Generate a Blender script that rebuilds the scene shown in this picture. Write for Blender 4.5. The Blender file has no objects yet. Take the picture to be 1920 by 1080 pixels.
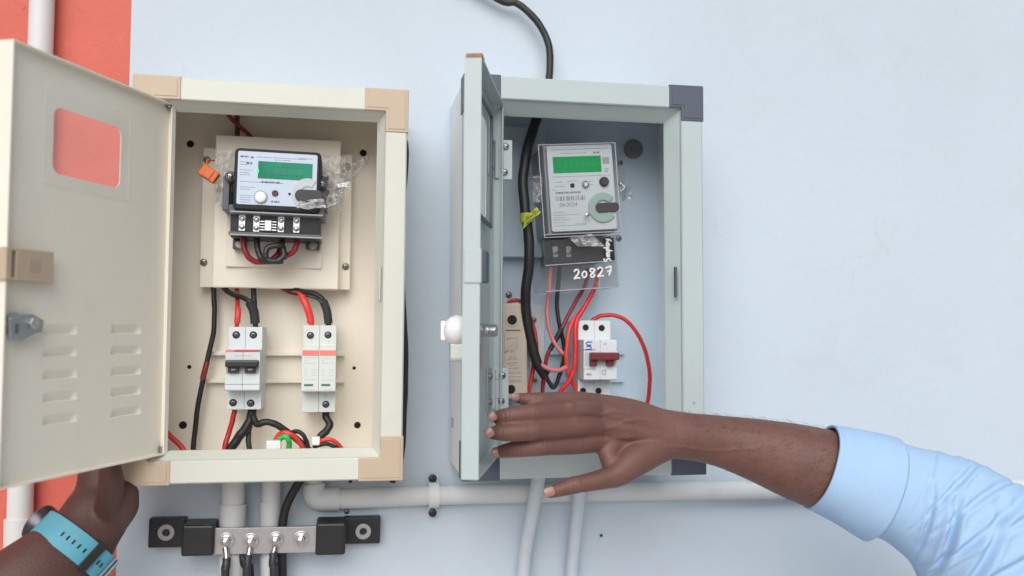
import bpy, bmesh, math, random
from mathutils import Vector, Matrix, noise as mnoise

S = bpy.context.scene
COL = S.collection
rnd = random.Random(7)

# ------------------------------------------------------------------ camera, light, exposure
F_PX, YAW, PITCH, ROLL, DIST = 1664.2, 0.187, 0.0492, 0.0059, 0.8745
_f = Vector((math.sin(YAW)*math.cos(PITCH), math.cos(YAW)*math.cos(PITCH), math.sin(PITCH)))
_r = Vector((math.cos(YAW), -math.sin(YAW), 0)); _u = _r.cross(_f)
CR = _r*math.cos(ROLL)+_u*math.sin(ROLL); CU = _u*math.cos(ROLL)-_r*math.sin(ROLL); CF = _f
CAM = Vector((0, -DIST, 0))
cd = bpy.data.cameras.new('camera'); cam = bpy.data.objects.new('camera', cd); COL.objects.link(cam)
cd.sensor_width = 36; cd.lens = F_PX/1920*36; cd.clip_start = 0.02; cd.clip_end = 500
cam.matrix_world = Matrix(((CR.x, CU.x, -CF.x, CAM.x), (CR.y, CU.y, -CF.y, CAM.y), (CR.z, CU.z, -CF.z, CAM.z), (0, 0, 0, 1)))
S.camera = cam
cd.dof.use_dof = True; cd.dof.focus_distance = 0.775; cd.dof.aperture_fstop = 4.0

SUN_EL, SUN_AZ = math.radians(35), math.radians(-14)     # azimuth from -Y (behind the camera), negative = from the left
W = bpy.data.worlds.new('World'); S.world = W; W.use_nodes = True
wn, wl = W.node_tree.nodes, W.node_tree.links
wn.clear()
sky = wn.new('ShaderNodeTexSky'); sky.sky_type = 'NISHITA'; sky.sun_disc = False
sky.sun_elevation = SUN_EL; sky.sun_rotation = math.pi-SUN_AZ
sky.air_density = 0.7; sky.dust_density = 3.0; sky.ozone_density = 0.6
bw = wn.new('ShaderNodeHueSaturation'); bw.inputs['Saturation'].default_value = 0.42   # veiled by thin bright cloud
bg = wn.new('ShaderNodeBackground'); bg.inputs['Strength'].default_value = 0.08
wo = wn.new('ShaderNodeOutputWorld')
wl.new(sky.outputs[0], bw.inputs['Color']); wl.new(bw.outputs[0], bg.inputs['Color']); wl.new(bg.outputs[0], wo.inputs['Surface'])
sl = bpy.data.lights.new('sun', 'SUN'); sl.energy = 2.4; sl.angle = math.radians(56); sl.color = (1, .985, .96)
so = bpy.data.objects.new('sun', sl); COL.objects.link(so)
_d = Vector((math.sin(SUN_AZ)*math.cos(SUN_EL), -math.cos(SUN_AZ)*math.cos(SUN_EL), math.sin(SUN_EL)))
so.rotation_euler = _d.to_track_quat('Z', 'Y').to_euler(); so.location = _d*3
S.view_settings.view_transform = 'Standard'; S.view_settings.look = 'None'; S.view_settings.gamma = 1
S.view_settings.exposure = -0.02
S.cycles.max_bounces = 8; S.cycles.transparent_max_bounces = 16
S.cycles.caustics_reflective = False; S.cycles.caustics_refractive = False

# ------------------------------------------------------------------ measuring: photo pixel -> point on a real plane
def ray(px, py):
    return (CF + CR*((px-960)/F_PX) + CU*((540-py)/F_PX)).normalized()
def at(px, py, Y):
    d = ray(px, py); return CAM + d*((Y-CAM.y)/d.y)
def pt(M, px, py, y):
    """local (x, z) in mm on the plane local-y = y mm of the frame M"""
    Mi = M.inverted(); o = Mi @ CAM; d = Mi.to_3x3() @ ray(px, py)
    k = o + d*((y*.001-o.y)/d.y); return k.x*1000, k.z*1000
def rc(M, x0, y0, x1, y1, y):
    a = pt(M, x0, (y0+y1)/2, y)[0]; b = pt(M, x1, (y0+y1)/2, y)[0]
    c = pt(M, (x0+x1)/2, y1, y)[1]; d = pt(M, (x0+x1)/2, y0, y)[1]
    return a, b, c, d                                   # x0 x1 z0 z1
def frame(px, py, Y, rot=0):
    return Matrix.Translation(at(px, py, Y)) @ Matrix.Rotation(math.radians(rot), 4, 'Y')
def mmpp(px, py, Y):
    return (at(px, py, Y)-CAM).dot(CF)/F_PX*1000

# ------------------------------------------------------------------ materials
MATS = {}
def mat(name, col, rough=.5, metal=0, var=.04, vscale=60, bump=.05, bscale=400, spec=.5, coat=0, detail=4, sub=0, emit=0, stain=None, sscale=25, samt=.3, bdist=.0006, specks=None, spscale=90, sppos=.72, cracks=None):
    if name in MATS: return MATS[name]
    m = bpy.data.materials.new(name); m.use_nodes = True; MATS[name] = m
    n, l = m.node_tree.nodes, m.node_tree.links
    b = n['Principled BSDF']; b.inputs['Roughness'].default_value = rough; b.inputs['Metallic'].default_value = metal
    b.inputs['Specular IOR Level'].default_value = spec; b.inputs['Coat Weight'].default_value = coat
    tc = n.new('ShaderNodeTexCoord')
    nz = n.new('ShaderNodeTexNoise'); nz.inputs['Scale'].default_value = vscale; nz.inputs['Detail'].default_value = detail
    l.new(tc.outputs['Object'], nz.inputs['Vector'])
    mx = n.new('ShaderNodeMix'); mx.data_type = 'RGBA'
    c0 = [max(0, c*(1-var*1.6)) for c in col]; c1 = [min(1, c*(1+var)) for c in col]
    mx.inputs['A'].default_value = (*c0, 1); mx.inputs['B'].default_value = (*c1, 1)
    l.new(nz.outputs['Fac'], mx.inputs['Factor'])
    out = mx.outputs['Result']
    if stain:
        n2 = n.new('ShaderNodeTexNoise'); n2.inputs['Scale'].default_value = sscale; n2.inputs['Detail'].default_value = 8; n2.inputs['Roughness'].default_value = .7
        l.new(tc.outputs['Object'], n2.inputs['Vector'])
        rp = n.new('ShaderNodeValToRGB'); rp.color_ramp.elements[0].position = .55; rp.color_ramp.elements[1].position = .78
        rp.color_ramp.elements[1].color = (samt, samt, samt, 1)
        l.new(n2.outputs['Fac'], rp.inputs['Fac'])
        m2 = n.new('ShaderNodeMix'); m2.data_type = 'RGBA'; m2.inputs['B'].default_value = (*stain, 1)
        l.new(rp.outputs['Color'], m2.inputs['Factor']); l.new(out, m2.inputs['A']); out = m2.outputs['Result']
    def over(fac, colr, o_):
        m3 = n.new('ShaderNodeMix'); m3.data_type = 'RGBA'; m3.inputs['B'].default_value = (*colr, 1)
        l.new(fac, m3.inputs['Factor']); l.new(o_, m3.inputs['A']); return m3.outputs['Result']
    if specks:
        n3 = n.new('ShaderNodeTexNoise'); n3.inputs['Scale'].default_value = spscale; n3.inputs['Detail'].default_value = 2
        l.new(tc.outputs['Object'], n3.inputs['Vector'])
        r3 = n.new('ShaderNodeValToRGB'); r3.color_ramp.elements[0].position = sppos; r3.color_ramp.elements[1].position = sppos+.05
        l.new(n3.outputs['Fac'], r3.inputs['Fac']); out = over(r3.outputs['Color'], specks, out)
    if cracks:
        nw = n.new('ShaderNodeTexNoise'); nw.inputs['Scale'].default_value = 14; nw.inputs['Detail'].default_value = 5
        l.new(tc.outputs['Object'], nw.inputs['Vector'])
        av = n.new('ShaderNodeMix'); av.data_type = 'RGBA'; av.inputs['Factor'].default_value = .12
        l.new(tc.outputs['Object'], av.inputs['A']); l.new(nw.outputs['Color'], av.inputs['B'])
        vo = n.new('ShaderNodeTexVoronoi'); vo.feature = 'DISTANCE_TO_EDGE'; vo.inputs['Scale'].default_value = 5.5
        l.new(av.outputs['Result'], vo.inputs['Vector'])
        r4 = n.new('ShaderNodeValToRGB'); r4.color_ramp.elements[0].color = (1, 1, 1, 1); r4.color_ramp.elements[1].color = (0, 0, 0, 1)
        r4.color_ramp.elements[0].position = .0; r4.color_ramp.elements[1].position = .006
        l.new(vo.outputs['Distance'], r4.inputs['Fac'])
        nm = n.new('ShaderNodeTexNoise'); nm.inputs['Scale'].default_value = 6; l.new(tc.outputs['Object'], nm.inputs['Vector'])
        r5 = n.new('ShaderNodeValToRGB'); r5.color_ramp.elements[0].position = .55; r5.color_ramp.elements[1].position = .66; r5.color_ramp.elements[1].color = (.2, .2, .2, 1)
        l.new(nm.outputs['Fac'], r5.inputs['Fac'])
        mu = n.new('ShaderNodeMath'); mu.operation = 'MULTIPLY'; l.new(r4.outputs['Color'], mu.inputs[0]); l.new(r5.outputs['Color'], mu.inputs[1])
        out = over(mu.outputs[0], cracks, out)
    l.new(out, b.inputs['Base Color'])
    if sub:
        b.inputs['Subsurface Weight'].default_value = sub; b.inputs['Subsurface Radius'].default_value = (.006, .003, .002); b.inputs['Subsurface Scale'].default_value = .6
    if bump:
        nb = n.new('ShaderNodeTexNoise'); nb.inputs['Scale'].default_value = bscale; nb.inputs['Detail'].default_value = 3
        l.new(tc.outputs['Object'], nb.inputs['Vector'])
        bp = n.new('ShaderNodeBump'); bp.inputs['Strength'].default_value = bump; bp.inputs['Distance'].default_value = bdist
        l.new(nb.outputs['Fac'], bp.inputs['Height']); l.new(bp.outputs['Normal'], b.inputs['Normal'])
    if emit:
        b.inputs['Emission Color'].default_value = (*col, 1); b.inputs['Emission Strength'].default_value = emit
    return m
def clear(name, tint=(.97, .975, .98), gloss=.02, rough=.08, haze=0.015, bump=0, bscale=120, hcol=(.85, .87, .89), fres=.22):
    if name in MATS: return MATS[name]
    m = bpy.data.materials.new(name); m.use_nodes = True; MATS[name] = m
    n, l = m.node_tree.nodes, m.node_tree.links; n.remove(n['Principled BSDF'])
    tr = n.new('ShaderNodeBsdfTransparent'); tr.inputs['Color'].default_value = (*tint, 1)
    gl = n.new('ShaderNodeBsdfGlossy'); gl.inputs['Roughness'].default_value = rough
    df = n.new('ShaderNodeBsdfDiffuse'); df.inputs['Color'].default_value = (*hcol, 1)
    lw = n.new('ShaderNodeLayerWeight'); lw.inputs['Blend'].default_value = .25
    ma = n.new('ShaderNodeMath'); ma.operation = 'MULTIPLY_ADD'; ma.inputs[1].default_value = fres; ma.inputs[2].default_value = gloss; ma.use_clamp = True
    l.new(lw.outputs['Fresnel'], ma.inputs[0])
    m1 = n.new('ShaderNodeMixShader'); m1.inputs[0].default_value = haze
    m2 = n.new('ShaderNodeMixShader')
    l.new(tr.outputs[0], m1.inputs[1]); l.new(df.outputs[0], m1.inputs[2])
    l.new(ma.outputs[0], m2.inputs[0]); l.new(m1.outputs[0], m2.inputs[1]); l.new(gl.outputs[0], m2.inputs[2])
    l.new(m2.outputs[0], n['Material Output'].inputs['Surface'])
    if bump:
        tc = n.new('ShaderNodeTexCoord'); nb = n.new('ShaderNodeTexNoise'); nb.inputs['Scale'].default_value = bscale; nb.inputs['Detail'].default_value = 4
        bp = n.new('ShaderNodeBump'); bp.inputs['Strength'].default_value = bump; bp.inputs['Distance'].default_value = .003
        l.new(tc.outputs['Object'], nb.inputs['Vector']); l.new(nb.outputs['Fac'], bp.inputs['Height'])
        l.new(bp.outputs['Normal'], gl.inputs['Normal'])
    return m

WALL = mat('wall_paint', (.548, .628, .71), .72, var=.05, vscale=4, bump=.4, bscale=80, detail=7, spec=.3, stain=(.47, .49, .49), sscale=11, samt=.30, bdist=.0016, specks=(.36, .37, .37), spscale=75, sppos=.79, cracks=(.30, .31, .33))
REDW = mat('red_paint', (.64, .135, .095), .65, var=.16, vscale=9, bump=.6, bdist=.0012, bscale=160, detail=7, stain=(.72, .36, .32), sscale=7, samt=.55, specks=(.35, .10, .08), spscale=70, sppos=.74)
PVC = mat('pvc_white', (.70, .71, .71), .5, var=.05, vscale=30, stain=(.5, .46, .42), sscale=30, samt=.35)
PVCW = mat('pvc_overpainted', (.565, .635, .70), .65, var=.06, vscale=30, bump=.3, stain=(.42, .38, .36), sscale=25, samt=.5)
PVCP = mat('pvc_painted', (.62, .65, .67), .6, var=.05, vscale=30, bump=.2, stain=(.48, .44, .42), sscale=25, samt=.4)
CREAM = mat('cream_plastic', (.65, .665, .605), .42, var=.03, vscale=20, bump=.06, stain=(.50, .45, .36), sscale=16, samt=.25, specks=(.42, .36, .28), spscale=120, sppos=.77)
CREAMD = mat('cream_door', (.88, .84, .745), .45, var=.04, vscale=9, bump=.05, stain=(.60, .52, .42), sscale=9, samt=.35, specks=(.45, .39, .30), spscale=110, sppos=.78)  # lighter copy of the cream; brightness in the colour replaces light on the door
CREAMIN = mat('cream_panel', (.88, .825, .72), .5, var=.03, vscale=15, bump=.05)  # cream lightened in colour to make up for low light inside the box
BEIGE = mat('beige_plastic', (.53, .425, .315), .45, var=.03, vscale=40)
MINT = mat('mint_plastic', (.462, .545, .555), .42, var=.03, vscale=20, bump=.06, stain=(.42, .41, .36), sscale=18, samt=.3, specks=(.30, .18, .11), spscale=85, sppos=.765)
MINTIN = mat('mint_panel', (.57, .70, .81), .5, var=.03, vscale=15, bump=.05)
SHELL = mat('pale_shell', (.83, .86, .87), .45, var=.03, vscale=15, bump=.05)
SLATE = mat('slate_plastic', (.085, .105, .145), .5, var=.06, vscale=40)
BLACK = mat('black_plastic', (.018, .018, .022), .38, var=.2, vscale=60)
CABLE = mat('black_cable', (.016, .016, .018), .5, var=.25, vscale=80)
CABLEG = mat('grey_black_cable', (.035, .037, .04), .4, var=.2, vscale=80)
REDC = mat('red_cable', (.55, .025, .03), .38, var=.12, vscale=60)
REDD = mat('dark_red_cable', (.30, .02, .035), .4, var=.12, vscale=60)
REDT = mat('bright_red_cable', (.80, .06, .05), .36, var=.08, vscale=60)
PINKC = mat('faded_red_cable', (.62, .20, .20), .45, var=.1, vscale=60)
GREENC = mat('green_cable', (.04, .50, .10), .4, var=.1)
DARK = mat('dark_recess', (.008, .008, .01), .8, var=.1)
STEEL = mat('steel', (.62, .62, .63), .28, 1, var=.08, vscale=90, bump=.1)
STEELD = mat('dull_screw', (.36, .35, .33), .38, 1, var=.2, vscale=200, bump=.2)
SCREWD = mat('dark_screw', (.13, .14, .15), .4, 1, var=.2, vscale=200, bump=.2)
ZINC = mat('zinc_plate', (.42, .48, .50), .42, .85, var=.1, vscale=60, bump=.15)
TIN = mat('tinned_copper', (.46, .45, .46), .42, .6, var=.06, vscale=50, bump=.1)
MCBW = mat('breaker_white', (.66, .71, .74), .42, var=.02, bump=.03)
MCBG = mat('breaker_grey', (.55, .57, .60), .45, var=.02, bump=.03)
SPDW = mat('arrester_white', (.64, .68, .66), .45, var=.02, bump=.03)
ORNG = mat('orange_seal', (.72, .14, .025), .4, var=.1)
LABEL = mat('label_print', (.50, .58, .71), .35, var=.02, bump=0)
LABELG = mat('label_grey', (.46, .505, .53), .35, var=.03, bump=0)
METG = mat('meter_grey', (.12, .125, .145), .4, var=.05, spec=.3)
METD = mat('meter_dark', (.014, .015, .02), .45, var=.1, spec=.25)
INK = mat('print_ink', (.16, .18, .21), .6, var=.2, bump=0)
INKB = mat('blue_ink', (.05, .14, .52), .5, var=.1, bump=0)
REDP = mat('red_print', (.62, .06, .08), .45, var=.05, bump=0)
PINKP = mat('coral_print', (.78, .22, .19), .45, var=.05, bump=0)
LCD1 = mat('lcd_teal', (.02, .24, .15), .25, var=.4, vscale=45, bump=0, emit=.08, spec=.12)
LCD2 = mat('lcd_green', (.001, .16, .045), .35, var=.15, vscale=40, bump=0, emit=.75, spec=.1)
LCDI = mat('lcd_segment', (.03, .19, .13), .4, var=.1, bump=0)
LED = mat('led_green', (.05, .9, .2), .4, bump=0, emit=1.5)
GRNW = mat('status_green', (.03, .20, .13), .4, bump=0)
WHITE = mat('white_plastic', (.86, .88, .90), .3, var=.02, bump=.05)
INKW = mat('white_marker', (.80, .82, .82), .5, var=.04, bump=0)
FUSE = mat('fuse_beige', (.50, .44, .365), .55, var=.06, vscale=40, bump=.15)
GREENR = mat('jade_ring', (.26, .38, .33), .35, var=.08)
MAROON = mat('maroon_toggle', (.17, .02, .03), .4, var=.1)
YTAPE = mat('yellow_tape', (.42, .46, .06), .45, var=.12, vscale=90)
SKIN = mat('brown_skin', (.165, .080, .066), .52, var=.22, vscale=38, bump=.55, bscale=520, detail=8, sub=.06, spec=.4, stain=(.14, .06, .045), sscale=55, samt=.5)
SKIN_SHADED = mat('shaded_skin', (.105, .052, .043), .50, var=.16, vscale=38, bump=.55, bscale=520, detail=8, sub=.05, spec=.4, stain=(.07, .03, .025), sscale=55, samt=.5)  # skin colour darkened for the shade the left arm lies in
NAIL = mat('finger_nail', (.33, .185, .165), .3, var=.06, vscale=120, bump=.05)
SHIRT = mat('blue_shirt', (.39, .575, .82), .9, var=.05, vscale=900, bump=.7, bscale=1300, spec=.15, bdist=.0005)
STRAP = mat('teal_strap', (.10, .38, .50), .5, var=.04)
BRAID = mat('black_braid', (.02, .02, .022), .6, var=.5, vscale=700, bump=.8, bscale=900)
GRAYR = mat('rubber_grommet', (.22, .225, .24), .6, var=.2)
RUST = mat('rusty_edge', (.33, .19, .12), .7, var=.3, vscale=150, bump=.3)
GLASS = clear('acrylic_pane', (1, 1, 1), .0, .12, .085, hcol=(1, 1, 1), fres=.06)
CLEAR = clear('clear_cover', (.99, .992, .995), .0, .12, .008, fres=.14)
CLEARS = clear('smoked_cover', (.95, .955, .965), .012, .10, .022)
FILM = clear('crinkled_film', (.98, .98, .98), .10, .10, .26, bump=1.0, bscale=260, fres=.4)

# ------------------------------------------------------------------ mesh helpers (local millimetres)
class MB:
    def __init__(s): s.v = []; s.f = []
    def add(s, v, f):
        k = len(s.v); s.v += [tuple(p) for p in v]; s.f += [tuple(i+k for i in q) for q in f]; return s
    def box(s, x0, x1, y0, y1, z0, z1):
        v = [(x, y, z) for x in (x0, x1) for y in (y0, y1) for z in (z0, z1)]
        return s.add(v, [(0, 1, 3, 2), (4, 6, 7, 5), (0, 4, 5, 1), (2, 3, 7, 6), (0, 2, 6, 4), (1, 5, 7, 3)])
    def prism(s, poly, y0, y1):                         # poly in (x,z)
        n = len(poly); v = [(x, y0, z) for x, z in poly]+[(x, y1, z) for x, z in poly]
        return s.add(v, [tuple(range(n)), tuple(range(2*n-1, n-1, -1))]+[(i, i+n, (i+1) % n+n, (i+1) % n) for i in range(n)])
    def lathe(s, cx, cz, prof, n=20, axis='y', c0=0):   # prof: (y, r); closed by end discs
        v = []; f = []
        for y, r in prof:
            for i in range(n):
                a = 2*math.pi*i/n; p, q = r*math.cos(a), r*math.sin(a)
                v.append((cx+p, y, cz+q) if axis == 'y' else ((cx+p, c0+q, y) if axis == 'z' else (y, c0+p, cz+q)))
        for k in range(len(prof)-1):
            for i in range(n):
                j = (i+1) % n; f.append((k*n+i, k*n+j, (k+1)*n+j, (k+1)*n+i))
        f.append(tuple(range(n-1, -1, -1))); m = (len(prof)-1)*n; f.append(tuple(m+i for i in range(n)))
        return s.add(v, f)
    def cyl(s, cx, cz, y0, y1, r, n=20): return s.lathe(cx, cz, [(y0, r), (y1, r)], n)
    def ring(s, cx, cz, y0, y1, r0, r1, n=28, a0=0, a1=360):
        full = a1-a0 >= 360; k = n if full else n+1; v = []; f = []
        for i in range(k):
            a = math.radians(a0+(a1-a0)*i/n); c, q = math.cos(a), math.sin(a)
            v += [(cx+r0*c, y0, cz+r0*q), (cx+r1*c, y0, cz+r1*q), (cx+r1*c, y1, cz+r1*q), (cx+r0*c, y1, cz+r0*q)]
        for i in range(n):
            a, b = 4*i, 4*((i+1) % k)
            f += [(a+j, a+(j+1) % 4, b+(j+1) % 4, b+j) for j in range(4)]
        if not full: f += [(0, 1, 2, 3), (4*n+3, 4*n+2, 4*n+1, 4*n)]
        return s.add(v, f)
    def tube(s, pts, r, n=10, cap=True):                # pts: Vectors; r: number or list
        P = [Vector(p) for p in pts]; m = len(P); R = r if isinstance(r, (list, tuple)) else [r]*m
        T = [(P[min(i+1, m-1)]-P[max(i-1, 0)]).normalized() for i in range(m)]
        u = T[0].orthogonal().normalized(); v = []; f = []
        for i in range(m):
            u = (u-T[i]*u.dot(T[i])).normalized(); w = T[i].cross(u)
            for k in range(n):
                a = 2*math.pi*k/n; v.append(P[i]+(u*math.cos(a)+w*math.sin(a))*R[i])
        for i in range(m-1):
            for k in range(n):
                j = (k+1) % n; f.append((i*n+k, i*n+j, (i+1)*n+j, (i+1)*n+k))
        if cap: f.append(tuple(range(n-1, -1, -1))); f.append(tuple((m-1)*n+k for k in range(n)))
        return s.add(v, f)
    def build(s, name, m, parent=None, bevel=0, smooth=False, scale=.001, M=None, kind=None, seg=2):
        me = bpy.data.meshes.new(name)
        me.from_pydata([(a*scale, b*scale, c*scale) for a, b, c in s.v], [], s.f); me.update()
        bm = bmesh.new(); bm.from_mesh(me); bmesh.ops.recalc_face_normals(bm, faces=bm.faces); bm.to_mesh(me); bm.free()
        me.materials.append(m)
        o = bpy.data.objects.new(name, me); COL.objects.link(o)
        if parent: o.parent = parent
        if M is not None: o.matrix_local = M
        if smooth:
            for p in me.polygons: p.use_smooth = True
            if smooth != 'all':
                me.set_sharp_from_angle(angle=math.radians(40))
        if bevel:
            b = o.modifiers.new('bevel', 'BEVEL'); b.width = bevel*.001; b.segments = seg; b.limit_method = 'ANGLE'; b.angle_limit = math.radians(35)
            b.harden_normals = False
        if kind: o['kind'] = kind
        return o
def thing(name, label, cat, M, group=None):
    o = bpy.data.objects.new(name, None); COL.objects.link(o); o.matrix_world = M; o.empty_display_size = .02
    o['label'] = label; o['category'] = cat
    if group: o['group'] = group
    return o
def tag(o, label, cat, group=None):
    o['label'] = label; o['category'] = cat
    if group: o['group'] = group
    return o
def struct(o): o['kind'] = 'structure'; return o
def bx(parent, name, m, x0, x1, y0, y1, z0, z1, bevel=.4): return MB().box(x0, x1, y0, y1, z0, z1).build(name, m, parent, bevel)
def spline(P, k=8):
    P = [Vector(p) for p in P]; Q = [P[0]*2-P[1]]+P+[P[-1]*2-P[-2]]; out = []
    for i in range(1, len(Q)-2):
        a, b, c, d = Q[i-1:i+3]
        for j in range(k):
            t = j/k; out.append(.5*((2*b)+(c-a)*t+(2*a-5*b+4*c-d)*t*t+(3*b-a-3*c+d)*t**3))
    return out+[P[-1]]
def rrect(x0, x1, z0, z1, r, n=6):
    o = []
    for cx, cz, a in ((x1-r, z1-r, 0), (x0+r, z1-r, 90), (x0+r, z0+r, 180), (x1-r, z0+r, 270)):
        for i in range(n+1):
            t = math.radians(a+90*i/n); o.append((cx+r*math.cos(t), cz+r*math.sin(t)))
    return o
SCREW_MESH = {}
def screw(parent, x, z, y, r=3.2, m=None, h=1.6, rot=None, name='screw', cross=True):
    """pan head with a cut cross, head towards -y, seated at local y"""
    m = m or STEELD; key = (round(r, 1), round(h, 1), m.name, cross)
    if key not in SCREW_MESH:
        b = MB(); b.lathe(0, 0, [(0, r), (-h*.45, r), (-h*.85, r*.78), (-h, r*.45)], 18)
        o = b.build(name, m, None, smooth=True); me = o.data
        s = MB(); w = r*.12
        s.box(-r*.62, r*.62, -h*1.04, -h*.5, -w, w)
        if cross: s.box(-w, w, -h*1.05, -h*.5, -r*.62, r*.62)
        k = len(me.vertices)
        me2 = bpy.data.meshes.new(name); V = [tuple(v.co) for v in me.vertices]+[(a*.001, bb*.001, c*.001) for a, bb, c in s.v]
        Fc = [tuple(p.vertices) for p in me.polygons]+[tuple(i+k for i in f) for f in s.f]
        nf = len(me.polygons); me2.from_pydata(V, [], Fc); me2.materials.append(m); me2.materials.append(DARK)
        for i, p in enumerate(me2.polygons): p.material_index = 0 if i < nf else 1; p.use_smooth = i < nf
        me2.set_sharp_from_angle(angle=math.radians(40))
        bpy.data.objects.remove(o); SCREW_MESH[key] = me2
    o = bpy.data.objects.new(name, SCREW_MESH[key]); COL.objects.link(o); o.parent = parent
    o.location = (x*.001, y*.001, z*.001); o.rotation_euler = (0, math.radians(rnd.uniform(0, 90) if rot is None else rot), 0)
    return o
def hole(parent, x, z, y, r, name='hole', m=None):      # black disc proud of the surface, its colour standing in for a hole's shade
    return MB().lathe(x, z, [(y-.25, r), (y-.3, r*.92), (y-.05, r*.8)], 18).build(name, m or DARK, parent)
def wire(name, label, pts, r, m, cat='wire', group=None, n=10, k=8):
    """pts: (px, py, Y[, r_scale]); a round cable through those points"""
    W_ = spline([at(p[0], p[1], p[2]) for p in pts], k); o0 = W_[0].copy()
    sd = rnd.uniform(0, 50)                                   # hand-bent cable: slight waviness and uneven thickness
    V_ = [(p-o0)*1000+Vector([mnoise.noise(Vector((i*.21, sd+9*a_, 0))) for a_ in range(3)])*.55 for i, p in enumerate(W_)]
    o = MB().tube(V_, [r*(1+.06*mnoise.noise(Vector((i*.4, sd, 5)))) for i in range(len(W_))], n).build(name, m, smooth='all')
    o.location = o0
    return tag(o, label, cat, group)
def sleeve_on(parent, name, pts, r, m, n=12):
    W_ = spline([at(*p) for p in pts], 6); o0 = parent.location
    return MB().tube([(p-o0)*1000 for p in W_], r, n).build(name, m, parent, smooth=True)
def lines(parent, M, rows, y, m=None, name='printed_lines', h=.45):
    """rows of small unreadable print: (px0, py, px1) -> broken dashes"""
    b = MB()
    for x0, py, x1 in rows:
        a, z = pt(M, x0, py, y); c, _ = pt(M, x1, py, y); x = a
        while x < c-.3:
            w = min(rnd.uniform(.8, 3.2), c-x); b.box(x, x+w, y-.06, y, z-h/2, z+h/2); x += w+rnd.uniform(.35, .8)
    return b.build(name, m or INK, parent, kind='stuff')
def text(parent, s, size, x, z, y, m, name='lettering', rot=0, sx=1):
    c = bpy.data.curves.new(name, 'FONT'); c.body = s; c.size = size*.001; c.extrude = .00006; c.align_x = 'CENTER'; c.align_y = 'CENTER'
    t = bpy.data.objects.new(name, c); COL.objects.link(t)
    me = bpy.data.meshes.new_from_object(t); bpy.data.objects.remove(t)
    o = bpy.data.objects.new(name, me); COL.objects.link(o); me.materials.append(m); o.parent = parent
    o.matrix_local = Matrix.Translation((x*.001, y*.001, z*.001)) @ Matrix.Rotation(math.radians(rot), 4, 'Y') @ Matrix.Rotation(math.pi/2, 4, 'X') @ Matrix.Diagonal((sx, 1, 1, 1))
    return o

# ------------------------------------------------------------------ setting: walls, ground
XE = at(232, 540, 0).x*1000
b = MB(); b.box(XE, 2600, 0, 150, -1350, 1500); struct(b.build('wall', WALL))
b = MB(); b.box(-1800, XE, 3, 150, -1350, 1500); struct(b.build('red_wall', REDW))
b = MB(); b.box(-6000, 6000, -9000, 152, -1500, -1350)
struct(b.build('ground', mat('concrete_ground', (.58, .57, .54), .85, var=.12, vscale=4, bump=.5, bscale=60)))

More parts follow.
